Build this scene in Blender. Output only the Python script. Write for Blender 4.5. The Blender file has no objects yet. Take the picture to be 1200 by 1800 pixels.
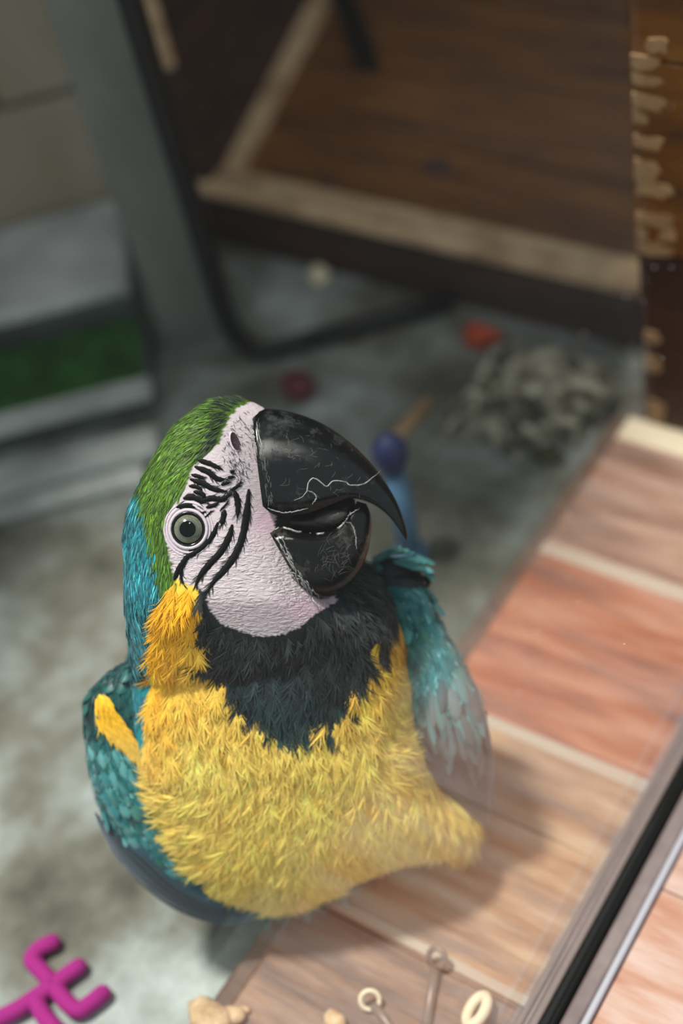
import bpy, bmesh, math, random
import numpy as np
from mathutils import Vector, Matrix
from mathutils.bvhtree import BVHTree

random.seed(7)
rng = np.random.default_rng(11)
scn = bpy.context.scene
COL = scn.collection

# ------------------------------------------------------------------ camera
F = 2500.0                                    # 50 mm lens, in pixels of the 1200 x 1800 frame
CAM = np.array([0.0, 0.0, 0.74])
M = np.array([[0.82524487, 0.29246581, -0.48315076],
              [0.53676431, -0.67222273, 0.50990261],
              [-0.17565584, -0.6801326, -0.71173357]])   # columns: image right, image down, view direction
RIGHT, DOWN, FWD = M[:, 0], M[:, 1], M[:, 2]
cam_d = bpy.data.cameras.new('camera')
cam = bpy.data.objects.new('camera', cam_d)
COL.objects.link(cam)
m4 = Matrix.Identity(4)
for i in range(3):
    m4[i][0], m4[i][1], m4[i][2], m4[i][3] = RIGHT[i], -DOWN[i], -FWD[i], CAM[i]
cam.matrix_world = m4
cam_d.sensor_fit = 'VERTICAL'
cam_d.sensor_height = 36.0
cam_d.lens = 50.0
cam_d.clip_start = 0.01
cam_d.dof.use_dof = True
cam_d.dof.focus_distance = 0.69
cam_d.dof.aperture_fstop = 2.5
scn.camera = cam

# ------------------------------------------------------------------ light and exposure
world = bpy.data.worlds.new('sky')
scn.world = world
world.use_nodes = True
wn = world.node_tree.nodes
wn['Background'].inputs[0].default_value = (0.93, 0.97, 1.0, 1)
wn['Background'].inputs[1].default_value = 0.58
sun_d = bpy.data.lights.new('sun_offscreen', 'SUN')
sun_d.energy = 4.9
sun_d.angle = math.radians(7)
sun_d.color = (1.0, 0.95, 0.87)
sun = bpy.data.objects.new('sun_offscreen', sun_d)      # the sun in the open sky above the ledge
COL.objects.link(sun)
sun.rotation_euler = Vector((0.27, 0.02, -1.0)).to_track_quat('-Z', 'Y').to_euler()
scn.view_settings.view_transform = 'Standard'
scn.view_settings.look = 'None'
scn.view_settings.gamma = 1.0
scn.view_settings.use_curve_mapping = False
scn.view_settings.exposure = 0.2


# ------------------------------------------------------------------ helpers
def at(px, py, depth):
    """the point of the place seen at photo pixel (px, py), depth metres along the view axis"""
    px = np.asarray(px, float); py = np.asarray(py, float); depth = np.asarray(depth, float)
    d = ((px - 600) / F)[..., None] * RIGHT + ((py - 900) / F)[..., None] * DOWN + FWD
    return CAM + d * depth[..., None]


def onz(px, py, z):
    d = (px - 600) / F * RIGHT + (py - 900) / F * DOWN + FWD
    return CAM + d * ((z - CAM[2]) / d[2])


def proj(P):
    c = (np.asarray(P) - CAM) @ M
    return 600 + F * c[..., 0] / c[..., 2], 900 + F * c[..., 1] / c[..., 2], c[..., 2]


def nrm(v):
    v = np.asarray(v, float)
    return v / np.maximum(np.linalg.norm(v, axis=-1, keepdims=True), 1e-12)


def lin(r, g, b):
    f = lambda c: (c / 255 / 12.92) if c / 255 <= 0.04045 else ((c / 255 + 0.055) / 1.055) ** 2.4
    return (f(r), f(g), f(b))


def mesh_obj(name, verts, faces, mat=None, parent=None, smooth=False):
    me = bpy.data.meshes.new(name)
    me.from_pydata([tuple(map(float, v)) for v in verts], [], [tuple(map(int, f)) for f in faces])
    me.update()
    if smooth:
        me.polygons.foreach_set('use_smooth', [True] * len(me.polygons))
    if mat:
        me.materials.append(mat)
    o = bpy.data.objects.new(name, me)
    COL.objects.link(o)
    if parent:
        o.parent = parent
        o.matrix_parent_inverse = parent.matrix_world.inverted()
    return o


def empty(name, loc):
    o = bpy.data.objects.new(name, None)
    COL.objects.link(o)
    o.empty_display_size = 0.05
    o.matrix_world = Matrix.Translation(Vector(loc))
    return o


def tag(o, label, cat, group=None, kind=None):
    o['label'] = label
    if cat:
        o['category'] = cat
    if group:
        o['group'] = group
    if kind:
        o['kind'] = kind
    return o


def bm_obj(name, bm, mat=None, parent=None, smooth=False):
    me = bpy.data.meshes.new(name)
    bm.normal_update()
    bm.to_mesh(me)
    bm.free()
    if smooth:
        me.polygons.foreach_set('use_smooth', [True] * len(me.polygons))
    if mat:
        me.materials.append(mat)
    o = bpy.data.objects.new(name, me)
    COL.objects.link(o)
    if parent:
        o.parent = parent
        o.matrix_parent_inverse = parent.matrix_world.inverted()
    return o


def box_bm(bm, lo, hi, bev=0.0, mat4=None, seg=2):
    r = bmesh.ops.create_cube(bm, size=1.0)
    c = [(a + b) / 2 for a, b in zip(lo, hi)]
    s = [b - a for a, b in zip(lo, hi)]
    for v in r['verts']:
        v.co = Vector((v.co.x * s[0] + c[0], v.co.y * s[1] + c[1], v.co.z * s[2] + c[2]))
    if bev > 0:
        es = list({e for v in r['verts'] for e in v.link_edges})
        q = bmesh.ops.bevel(bm, geom=es, offset=bev, segments=seg, affect='EDGES', profile=0.5)
        vs = list({v for f in q['faces'] for v in f.verts} | {v for v in r['verts'] if v.is_valid})
    else:
        vs = r['verts']
    if mat4 is not None:
        bmesh.ops.transform(bm, matrix=mat4, verts=[v for v in vs if v.is_valid])


def box(name, lo, hi, mat, parent=None, bev=0.0, mat4=None):
    bm = bmesh.new()
    box_bm(bm, lo, hi, bev, mat4)
    return bm_obj(name, bm, mat, parent)


def tube(name, pts, radius, mat, parent=None, seg=10, closed=False, caps=True):
    """a round tube swept along pts; radius is one number or one per point"""
    pts = np.asarray(pts, float)
    n = len(pts)
    rad = np.full(n, radius) if np.isscalar(radius) else np.asarray(radius)
    if closed:
        tan = nrm(np.roll(pts, -1, 0) - np.roll(pts, 1, 0))
    else:
        tan = nrm(np.gradient(pts, axis=0))
    ref = np.array([0.3, 0.2, 0.93])
    a = nrm(np.cross(tan, ref)); b = np.cross(tan, a)
    th = np.linspace(0, 2 * np.pi, seg, endpoint=False)
    V = pts[:, None] + rad[:, None, None] * (np.cos(th)[None, :, None] * a[:, None] + np.sin(th)[None, :, None] * b[:, None])
    V = V.reshape(-1, 3)
    fs = []
    for i in range(n if closed else n - 1):
        j = (i + 1) % n
        for k in range(seg):
            l = (k + 1) % seg
            fs.append((i * seg + k, i * seg + l, j * seg + l, j * seg + k))
    if caps and not closed:
        fs.append(tuple(range(seg))[::-1])
        fs.append(tuple((n - 1) * seg + k for k in range(seg)))
    return mesh_obj(name, V, fs, mat, parent, True)


def spline(pts, n):
    """Catmull-Rom through pts, n samples"""
    p = np.asarray(pts, float)
    p = np.vstack([2 * p[0] - p[1], p, 2 * p[-1] - p[-2]])
    k = len(p) - 3
    out = []
    for t in np.linspace(0, k - 1e-9, n):
        i = int(t); f = t - i
        a, b, c, d = p[i], p[i + 1], p[i + 2], p[i + 3]
        out.append(0.5 * ((2 * b) + (c - a) * f + (2 * a - 5 * b + 4 * c - d) * f * f + (3 * b - a - 3 * c + d) * f ** 3))
    return np.array(out)


def inside(px, py, poly):
    poly = np.asarray(poly, float)
    px = np.asarray(px, float); py = np.asarray(py, float)
    r = np.zeros(px.shape, bool)
    x0, y0 = poly[-1]
    for x1, y1 in poly:
        c = ((y1 > py) != (y0 > py)) & (px < (x0 - x1) * (py - y1) / ((y0 - y1) + 1e-12) + x1)
        r ^= c
        x0, y0 = x1, y1
    return r


# ------------------------------------------------------------------ materials
def material(name, color, rough=0.6, noise=None, bump=None, spec=0.5, metal=0.0, coat=0.0, attr=None, coords='Object', emit=None):
    """noise = (scale, detail, [(pos, colour)...], stretch xyz) ; bump = (scale, strength, distance, stretch)"""
    m = bpy.data.materials.new(name)
    m.use_nodes = True
    nt = m.node_tree
    N, L = nt.nodes, nt.links
    b = N['Principled BSDF']
    b.inputs['Base Color'].default_value = (*color, 1)
    b.inputs['Roughness'].default_value = rough
    b.inputs['Metallic'].default_value = metal
    b.inputs['Specular IOR Level'].default_value = spec
    b.inputs['Coat Weight'].default_value = coat
    tc = N.new('ShaderNodeTexCoord')

    def mapped(stretch):
        mp = N.new('ShaderNodeMapping')
        mp.inputs['Scale'].default_value = stretch
        L.new(tc.outputs[coords], mp.inputs[0])
        return mp.outputs[0]
    if noise:
        sc, det, ramp, st = noise
        t = N.new('ShaderNodeTexNoise')
        t.inputs['Scale'].default_value = sc
        t.inputs['Detail'].default_value = det
        t.inputs['Roughness'].default_value = 0.62
        L.new(mapped(st), t.inputs['Vector'])
        r = N.new('ShaderNodeValToRGB')
        while len(r.color_ramp.elements) < len(ramp):
            r.color_ramp.elements.new(0.5)
        for e, (p, c) in zip(r.color_ramp.elements, ramp):
            e.position = p
            e.color = (*c, 1)
        L.new(t.outputs['Fac'], r.inputs[0])
        L.new(r.outputs[0], b.inputs['Base Color'])
    if attr:
        a = N.new('ShaderNodeAttribute')
        a.attribute_name = attr
        L.new(a.outputs['Color'], b.inputs['Base Color'])
    if bump:
        sc, stg, dist, st = bump
        t = N.new('ShaderNodeTexNoise')
        t.inputs['Scale'].default_value = sc
        t.inputs['Detail'].default_value = 5
        L.new(mapped(st), t.inputs['Vector'])
        bp = N.new('ShaderNodeBump')
        bp.inputs['Strength'].default_value = stg
        bp.inputs['Distance'].default_value = dist
        L.new(t.outputs['Fac'], bp.inputs['Height'])
        L.new(bp.outputs[0], b.inputs['Normal'])
    return m


def ramp(*cs):
    n = len(cs)
    return [(0.3 + 0.4 * i / (n - 1), c) for i, c in enumerate(cs)]


M_floor = material('mottled_concrete', (0.3, 0.3, 0.3), 0.85,
                   noise=(8, 9, [(0.34, lin(62, 62, 52)), (0.46, lin(104, 104, 94)), (0.54, lin(132, 138, 134)), (0.66, lin(172, 180, 178))], (1, 1, 1)),
                   bump=(60, 0.3, 0.004, (1, 1, 1)))
M_grout = material('pale_grout', lin(164, 152, 138), 0.8, bump=(300, 0.3, 0.001, (1, 1, 1)))


def tile_mat(name, *cs):
    return material(name, cs[0], 0.5, noise=(26, 9, [(0.36 + 0.28 * i / (len(cs) - 1), c) for i, c in enumerate(cs)], (0.4, 2.6, 1)), bump=(60, 0.25, 0.0015, (0.4, 3, 1)))


M_reflection_tiles = [tile_mat('reflection_tile_walnut', lin(44, 27, 20), lin(86, 58, 42), lin(124, 92, 68)),
           tile_mat('reflection_tile_sand', lin(92, 62, 42), lin(140, 104, 72), lin(164, 132, 98)),
           tile_mat('reflection_tile_terracotta', lin(88, 42, 28), lin(140, 72, 40), lin(158, 100, 70)),
           tile_mat('reflection_tile_rose', lin(80, 52, 42), lin(132, 98, 84), lin(156, 128, 108))]
M_tile_out = [tile_mat('tile_glare_blush', lin(186, 138, 118), lin(206, 168, 152), lin(218, 190, 178)),  # outer tiles, sun glare put into their paler colour
              tile_mat('tile_glare_peach', lin(192, 134, 108), lin(208, 166, 146), lin(218, 190, 178))]
M_edge = material('dark_brown_edge', lin(70, 44, 32), 0.6, noise=(40, 6, ramp(lin(50, 32, 24), lin(92, 62, 46)), (1, 3, 1)))
M_rubber = material('black_rubber', lin(5, 6, 7), 0.6, spec=0.2)
M_channel = material('brown_grey_channel', lin(120, 106, 104), 0.45, noise=(30, 4, ramp(lin(116, 100, 100), lin(150, 134, 132)), (1, 1, 1)))
M_lip = material('pale_aluminium_lip', lin(190, 190, 200), 0.4)
M_lip_in = material('brown_grey_lip', lin(128, 112, 108), 0.5)
M_wood_dark = material('dark_brown_wood', lin(60, 36, 20), 0.6, noise=(14, 7, ramp(lin(30, 14, 5), lin(52, 26, 10), lin(72, 40, 18)), (0.5, 4, 4)), bump=(50, 0.2, 0.002, (0.5, 4, 4)))
M_wood_mid = material('brown_plank_wood', lin(110, 70, 34), 0.6, noise=(12, 8, ramp(lin(62, 34, 2), lin(108, 64, 10), lin(132, 84, 22)), (0.6, 4, 4)), bump=(50, 0.2, 0.002, (0.5, 4, 4)))
M_wood_pale = material('pale_worn_lit_wood', lin(170, 146, 116), 0.7, noise=(22, 6, ramp(lin(140, 110, 82), lin(192, 162, 124), lin(214, 188, 150)), (1, 2, 2)))  # worn rail and batten, also the lit edge of the side wall
M_wood_tan = material('pale_tan_wood', lin(206, 176, 136), 0.75, noise=(60, 5, ramp(lin(146, 112, 76), lin(184, 152, 112)), (1, 1, 1)))
M_black_metal = material('black_painted_steel', lin(12, 14, 15), 0.4, spec=0.4)
M_grey_metal = material('galvanised_grey', lin(112, 118, 112), 0.55, noise=(8, 5, ramp(lin(84, 92, 88), lin(126, 130, 122)), (1, 1, 0.5)))
M_turf = material('green_turf', lin(40, 92, 34), 0.9, noise=(40, 5, ramp(lin(26, 66, 24), lin(56, 112, 44)), (1, 1, 1)))
M_pale_stone = material('pale_grey_stone', lin(160, 164, 162), 0.85, noise=(10, 7, ramp(lin(128, 134, 132), lin(196, 200, 198)), (1, 1, 1)), bump=(50, 0.3, 0.004, (1, 1, 1)))
M_slate = material('dark_slate_stone', lin(70, 80, 78), 0.8, noise=(12, 6, ramp(lin(50, 58, 58), lin(88, 98, 94)), (1, 1, 1)))
M_asphalt = material('dark_asphalt', lin(34, 36, 38), 0.9, noise=(60, 5, ramp(lin(26, 28, 30), lin(46, 48, 50)), (1, 1, 1)))
M_beige_stone = material('beige_wall_stone', lin(130, 122, 102), 0.85, noise=(5, 6, ramp(lin(96, 92, 78), lin(136, 126, 104), lin(150, 146, 132)), (1, 1, 0.4)))
M_magenta = material('magenta_plastic', lin(150, 36, 118), 0.85, spec=0.2)
M_cream = material('cream_plastic', lin(222, 210, 180), 0.5)
M_steel = material('dull_steel', lin(120, 106, 98), 0.45, metal=0.3)
M_husk = material('tan_husk', lin(206, 178, 140), 0.85, noise=(120, 5, ramp(lin(160, 126, 92), lin(220, 196, 160)), (1, 1, 1)))
M_straw = material('pale_frayed_fibre', lin(176, 172, 150), 0.9, noise=(60, 4, [(0.4, lin(60, 58, 48)), (0.52, lin(140, 136, 118)), (0.62, lin(190, 186, 166))], (1, 1, 1)))
M_red = material('dark_red_toy', lin(84, 8, 28), 0.5)
M_orange = material('orange_toy', lin(176, 66, 30), 0.6)
M_blue = material('deep_blue_toy', lin(34, 44, 92), 0.5)
M_skyblue = material('light_blue_toy', lin(84, 126, 160), 0.5)
M_olive = material('dry_leaf', lin(52, 56, 22), 0.8)


def glass_mat():
    m = bpy.data.materials.new('clear_glass')
    m.use_nodes = True
    N, L = m.node_tree.nodes, m.node_tree.links
    N.remove(N['Principled BSDF'])
    t = N.new('ShaderNodeBsdfTransparent'); t.inputs[0].default_value = (0.97, 0.985, 0.98, 1)
    g = N.new('ShaderNodeBsdfGlossy'); g.inputs['Roughness'].default_value = 0.0
    lw = N.new('ShaderNodeLayerWeight'); lw.inputs['Blend'].default_value = 0.5     # Schlick reflectance, the same on both faces
    pw = N.new('ShaderNodeMath'); pw.operation = 'POWER'; pw.inputs[1].default_value = 5.0
    L.new(lw.outputs['Facing'], pw.inputs[0])
    fr = N.new('ShaderNodeMath'); fr.operation = 'MULTIPLY_ADD'; fr.inputs[1].default_value = 0.96; fr.inputs[2].default_value = 0.04
    L.new(pw.outputs[0], fr.inputs[0])
    mx = N.new('ShaderNodeMixShader')
    L.new(fr.outputs[0], mx.inputs[0]); L.new(t.outputs[0], mx.inputs[1]); L.new(g.outputs[0], mx.inputs[2])
    L.new(mx.outputs[0], N['Material Output'].inputs[0])
    return m


M_glass = glass_mat()
M_dust = material('white_dust', lin(235, 235, 235), 0.9)

# ------------------------------------------------------------------ the setting
ZF = -0.02
XG = -0.196                                    # the glass stands along x = XG
o = mesh_obj('floor', [(-3, -1.5, ZF), (0.0, -1.5, ZF), (0.0, 3, ZF), (-3, 3, ZF)], [(0, 1, 2, 3)], M_floor)
tag(o, 'mottled grey concrete floor of the enclosure', None, kind='structure')
o = mesh_obj('floor_outside', [(0.0, -1.5, ZF), (2.5, -1.5, ZF), (2.5, 3, ZF), (0.0, 3, ZF)], [(0, 1, 2, 3)], M_asphalt)
tag(o, 'dark paving outside the glass', None, kind='structure')

# tiled ledge inside the glass, a solid stand-in for a reflection in it
ledge = empty('reflection_ledge', (-0.28, 0.27, ZF))
tag(ledge, 'low ledge of wood-look tiles with pale joints standing in for a reflection in the glass', 'ledge')
box('mortar_bed', (-0.352, -0.20, ZF), (-0.2085, 0.70, -0.0035), M_grout, ledge)
box('edge_strip', (-0.366, -0.20, ZF), (-0.352, 0.70, -0.0015), M_edge, ledge, bev=0.003)  # dark brown strip along the inner edge of the ledge
ys = [-0.176, -0.029, 0.119, 0.266, 0.416, 0.560, 0.700]
tm = [1, 0, 0, 1, 2, 3]
for k in range(6):
    a = 0.0028
    box('tile', (-0.353, ys[k] + a, -0.012), (-0.2095, ys[k + 1] - a, 0.0), M_reflection_tiles[tm[k]], ledge, bev=0.0012)  # solid tiles standing in for the reflection in the glass
for y, w in ((0.266, 0.0032), (0.416, 0.0046), (0.560, 0.0062), (0.688, 0.012)):
    box('joint', (-0.354, y - w, -0.010), (-0.209, y + w, 0.0006), M_cream if w > 0.01 else M_grout, ledge, bev=0.0008)

# glazing channel and pane
chan = empty('glazing_channel', (XG, 0.27, ZF))
tag(chan, 'brown-grey metal glazing channel with a black rubber seal along the foot of the glass', 'window frame')
box('inner_flange', (-0.2095, -0.20, ZF), (-0.2055, 0.70, 0.0030), M_lip_in, chan, bev=0.001)
box('inner_bed', (-0.2055, -0.20, ZF), (-0.2030, 0.70, 0.0025), M_channel, chan, bev=0.0008)
box('inner_bead', (-0.2030, -0.20, ZF), (-0.1985, 0.70, 0.0030), M_lip_in, chan, bev=0.001)
box('rubber_seal', (-0.1940, -0.20, ZF), (-0.1895, 0.70, 0.0050), M_rubber, chan, bev=0.0015)
box('glass_bed', (-0.1985, -0.20, ZF), (-0.1940, 0.70, 0.0003), M_rubber, chan)
box('outer_bed', (-0.1895, -0.20, ZF), (-0.1790, 0.70, 0.0015), M_channel, chan, bev=0.002)
box('outer_flange', (-0.1790, -0.20, ZF), (-0.1755, 0.70, 0.0035), M_lip, chan, bev=0.001)
o = box('window_1', (-0.1985, -0.20, 0.0005), (-0.1940, 0.6995, 1.05), M_glass)
tag(o, 'clear upright glass pane between the viewer and the macaw', None, kind='structure')
# dust on the outer face of the pane
bm = bmesh.new()
specks = [(1130, 530), (1126, 478), (1150, 470), (1135, 493), (1180, 470), (1165, 630), (1160, 72), (1178, 187), (1068, 296), (1040, 757), (1041, 799), (985, 883), (991, 889),
          (998, 905), (1010, 922), (998, 1017), (953, 1062), (945, 1110), (1016, 1058), (940, 1110), (912, 1217), (910, 1222), (1097, 1132), (908, 1380), (1087, 851), (1000, 1130),
          (855, 1357), (1026, 587), (1105, 632), (1112, 640), (1100, 520), (1140, 365), (1184, 110), (940, 1160), (870, 1420), (1060, 900)]
for px, py in specks:
    d = (px - 600) / F * RIGHT + (py - 900) / F * DOWN + FWD
    p = CAM + d * ((-0.1938) / d[0])
    r = bmesh.ops.create_icosphere(bm, subdivisions=1, radius=random.uniform(0.00016, 0.00036))
    bmesh.ops.translate(bm, vec=Vector(p), verts=r['verts'])
d = bm_obj('dust_specks', bm, M_dust, o)
d['kind'] = 'stuff'

# tiled ledge outside
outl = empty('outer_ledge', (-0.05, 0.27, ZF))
tag(outl, 'tiled ledge outside the glass with sun glare put into its pale pink colour', 'ledge')
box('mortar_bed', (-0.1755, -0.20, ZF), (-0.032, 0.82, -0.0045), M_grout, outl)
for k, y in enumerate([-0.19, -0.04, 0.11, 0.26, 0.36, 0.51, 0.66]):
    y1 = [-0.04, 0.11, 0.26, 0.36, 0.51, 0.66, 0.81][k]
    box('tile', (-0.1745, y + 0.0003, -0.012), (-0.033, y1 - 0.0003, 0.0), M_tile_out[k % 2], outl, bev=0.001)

# wooden end post closing the reflection ledge
post = empty('wooden_post', (-0.27, 0.71, ZF))
tag(post, 'brown wooden corner post with pale patches at the end of the tiled reflection ledge', 'post')
zz = [ZF, 0.155, 0.295, 0.42, 0.60, 0.80, 1.05]
for k in range(6):
    box('board', (-0.343, 0.70, zz[k] + (0.0008 if k else 0)), (-0.05, 0.735, zz[k + 1] - 0.0008), M_wood_mid if k else M_wood_dark, post, bev=0.0015)
for (x0, x1, y0, y1) in [(1135, 1172, 66, 92), (1103, 1160, 96, 122), (1103, 1165, 128, 148), (1106, 1170, 166, 190), (1110, 1140, 194, 214), (1110, 1168, 238, 260),
                         (1112, 1160, 282, 312), (1114, 1180, 318, 346), (1116, 1180, 374, 396), (1116, 1140, 400, 424), (1160, 1186, 398, 424), (1118, 1190, 428, 450),
                         (1134, 1160, 584, 604), (1130, 1166, 624, 650), (1140, 1168, 708, 740)]:
    pa = [CAM + v * (0.70 / v[1]) for v in [(px - 600) / F * RIGHT + (py - 900) / F * DOWN + FWD for px, py in ((x0, (y0 + y1) / 2), (x1, (y0 + y1) / 2), ((x0 + x1) / 2, y0), ((x0 + x1) / 2, y1))]]
    cx = (pa[0][0] + pa[1][0]) / 2; hx = max(abs(pa[1][0] - pa[0][0]) / 2, 0.003)
    cz = (pa[2][2] + pa[3][2]) / 2; hz = abs(pa[3][2] - pa[2][2]) / 2
    n = 11
    th = np.linspace(0, 2 * np.pi, n, endpoint=False)
    rr = 1 + 0.18 * rng.standard_normal(n)
    V = [(cx + hx * rr[i] * np.sign(np.cos(th[i])) * abs(np.cos(th[i])) ** 0.6, 0.6985, cz + hz * rr[i] * np.sign(np.sin(th[i])) * abs(np.sin(th[i])) ** 0.6) for i in range(n)]
    V = [(max(v[0], -0.3428), v[1], v[2]) for v in V]
    V += [(v[0], 0.701, v[2]) for v in V]
    fs = [tuple(range(n))] + [(i, i + n, (i + 1) % n + n, (i + 1) % n) for i in range(n)]
    mesh_obj('pale_patch', V, fs, M_wood_tan, post)  # thin irregular pale patch on the post boards

# ------------------------------------------------------------------ wooden nest bench at the back
bench = empty('wooden_nest_box', (-0.6, 0.85, ZF))
tag(bench, 'large dark wooden nest box with sloping plank back and pale worn front rail', 'nest box')
box('front_board', (-0.825, 0.79, ZF), (-0.345, 0.812, 0.036), M_wood_dark, bench, bev=0.002)
box('rail_cap', (-0.825, 0.786, 0.036), (-0.345, 0.82, 0.048), M_wood_pale, bench, bev=0.003)
sl = (0.1152 - 0.0362) / (1.0007 - 0.8197)
dv = nrm([0, 1, sl]); nv = np.array([0, -dv[2], dv[1]])
org = np.array([0, 0.818, 0.034])
for k in range(7):
    a0, a1 = k * 0.075, (k + 1) * 0.075 - 0.0022
    lift = [0, 0.0015, 0, 0.002, 0, 0.001, 0][k]
    V = []
    for x in (-0.808, -0.30):
        for a in (a0, a1):
            for h in (-0.012, lift):
                V.append(org + dv * a + nv * h + np.array([x, 0, 0]))
    mesh_obj('plank', V, [(0, 1, 3, 2), (4, 6, 7, 5), (0, 4, 5, 1), (2, 3, 7, 6), (1, 5, 7, 3), (0, 2, 6, 4)], M_wood_mid, bench)
# side wall of four boards, its front edge coloured pale for light falling on it, and the corner batten
for k in range(5):
    z0, z1 = ZF + k * 0.11, ZF + (k + 1) * 0.11 - 0.002
    box('side_board', (-0.83, 0.792, z0), (-0.81, 1.40, z1), M_wood_dark, bench, bev=0.001)
box('lit_side_edge', (-0.834, 0.784, 0.165), (-0.806, 0.792, 0.53), M_wood_pale, bench, bev=0.002)
V = []
for a in (0.0, 0.53):
    for x, h in ((-0.81, 0.0), (-0.795, 0.0), (-0.795, 0.012), (-0.81, 0.014)):
        V.append(org + dv * a + nv * h + np.array([x, 0, 0]))
mesh_obj('corner_batten', V, [(0, 1, 2, 3), (4, 7, 6, 5), (0, 4, 5, 1), (1, 5, 6, 2), (2, 6, 7, 3), (3, 7, 4, 0)], M_wood_pale, bench)
# knots in the planks
for px, py, r in ((768, 292, 0.011), (575, 320, 0.007)):
    d = (px - 600) / F * RIGHT + (py - 900) / F * DOWN + FWD
    t = np.dot(org + nv * 0.001 - CAM, nv) / np.dot(d, nv)
    p = CAM + d * t
    th = np.linspace(0, 2 * np.pi, 12, endpoint=False)
    a = np.array([1.0, 0, 0])
    mesh_obj('knot', [p + r * (np.cos(x) * a * 1.3 + np.sin(x) * dv * 0.8) + nv * 0.0012 for x in th] + [p + r * (np.cos(x) * a * 1.3 + np.sin(x) * dv * 0.8) - nv * 0.006 for x in th],
             [tuple(range(12))] + [(i, i + 12, (i + 1) % 12 + 12, (i + 1) % 12) for i in range(12)], M_edge, bench)
# dark strap hanging down over the planks
pts = []
for px, py, h in ((575, -60, 0.03), (600, -10, 0.022), (622, 50, 0.018), (640, 112, 0.012)):
    d = (px - 600) / F * RIGHT + (py - 900) / F * DOWN + FWD
    t = np.dot(org + nv * h - CAM, nv) / np.dot(d, nv)
    pts.append(CAM + d * t)
pts = spline(pts, 10)
V = []; fs = []
for i, p in enumerate(pts):
    w = 0.014
    for sx, hh in ((-w, 0), (w, 0), (w, 0.004), (-w, 0.004)):
        V.append(p + np.array([sx, 0, 0]) + nv * (hh - 0.012 * i / 9))
for i in range(9):
    for k in range(4):
        fs.append((i * 4 + k, i * 4 + (k + 1) % 4, i * 4 + 4 + (k + 1) % 4, i * 4 + 4 + k))
fs += [(3, 2, 1, 0), (36, 37, 38, 39)]
mesh_obj('hanging_strap', V, fs, material('dark_strap', lin(20, 11, 6), 0.9, spec=0.1), bench)

# ------------------------------------------------------------------ black stand and grey post
stand = empty('metal_stand', (-0.69, 0.66, ZF))
tag(stand, 'black bent steel tube stand with an upright leg and a foot bar on the floor', 'stand')
r = 0.009
leg = [(-0.693, 0.655, z) for z in np.linspace(0.9, 0.05, 12)]
bend = spline([(-0.693, 0.655, 0.05), (-0.690, 0.657, 0.012), (-0.675, 0.668, ZF + r), (-0.645, 0.695, ZF + r)], 9)[1:]
tube('leg', leg + [tuple(b) for b in bend], r, M_black_metal, stand)
tube('foot_bar', [(-0.647, 0.693, ZF + r), (-0.60, 0.74, ZF + r), (-0.557, 0.783, ZF + r)], r * 0.97, M_black_metal, stand)
post2 = empty('grey_post', (-0.75, 0.66, ZF))
tag(post2, 'grey galvanised post standing behind the black tube leg', 'post')
e1 = np.array([0.726, 0.688, 0]); e2 = np.array([-0.688, 0.726, 0])
rot = Matrix(((e1[0], e2[0], 0, 0), (e1[1], e2[1], 0, 0), (0, 0, 1, 0), (0, 0, 0, 1)))
pc = Matrix.Translation(Vector((-0.752, 0.662, 0))) @ rot
box('upright', (-0.022, -0.01, ZF), (0.028, 0.012, 0.95), M_grey_metal, post2, bev=0.003, mat4=pc)
box('base_plate', (-0.030, -0.03, ZF), (0.05, 0.03, ZF + 0.006), M_grey_metal, post2, bev=0.001, mat4=pc)


# ------------------------------------------------------------------ stepped border at the back left
def strip(name, a0, a1, b0, b1, z0, z1, mat, parent, bev=0.004):
    return box(name, (a0, b0, z0), (a1, b1, z1), mat, parent, bev=bev, mat4=rot)


border = empty('stone_border', tuple(e1 * -0.3 + e2 * 0.86 + np.array([0, 0, ZF])))
tag(border, 'low double row of pale grey kerb stones on the concrete floor', 'kerb')
x = -0.60
for w in (0.17, 0.13, 0.16):
    strip('kerb_stone', x, x + w - 0.003, 0.830, 0.853, ZF, ZF + 0.008, M_pale_stone, border)
    strip('kerb_stone', x + 0.015, x + w + 0.012, 0.8545, 0.888, ZF, ZF + 0.014, M_pale_stone, border)
    x += w
tray = empty('turf_tray', tuple(e1 * -0.35 + e2 * 0.95 + np.array([0, 0, ZF])))
tag(tray, 'shallow slate tray of green turf with a pale front lip', 'turf tray')
strip('tray_base', -0.75, -0.125, 0.912, 1.016, ZF, 0.004, M_slate, tray)
strip('front_lip', -0.75, -0.125, 0.906, 0.930, 0.002, 0.012, M_pale_stone, tray)
strip('turf_mat', -0.75, -0.130, 0.930, 1.014, 0.002, 0.010, M_turf, tray)
# blades of turf
n = 6000
pa = rng.uniform(-0.75, -0.133, n); pb = rng.uniform(0.931, 1.012, n)
base = pa[:, None] * e1 + pb[:, None] * e2 + np.array([0, 0, 0.009])
ang = rng.uniform(0, 2 * np.pi, n)
side = np.stack([np.cos(ang), np.sin(ang), 0 * ang], 1) * 0.0009
tip = base + np.stack([rng.normal(0, 0.003, n), rng.normal(0, 0.003, n), rng.uniform(0.004, 0.010, n)], 1)
V = np.stack([base - side, base + side, tip], 1).reshape(-1, 3)
o = mesh_obj('turf_blades', V, np.arange(3 * n).reshape(-1, 3), M_turf, tray)
o['kind'] = 'stuff'
step = empty('stone_step', tuple(e1 * -0.35 + e2 * 1.1 + np.array([0, 0, ZF])))
tag(step, 'pale stone step with a dark slate front behind the turf tray', 'step')
strip('riser', -0.85, -0.127, 1.024, 1.16, ZF, 0.026, M_slate, step)
for a in (-0.85, -0.61, -0.367):
    strip('slab', a, a + 0.240, 1.022, 1.160, 0.026, 0.040, M_pale_stone, step)
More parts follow.
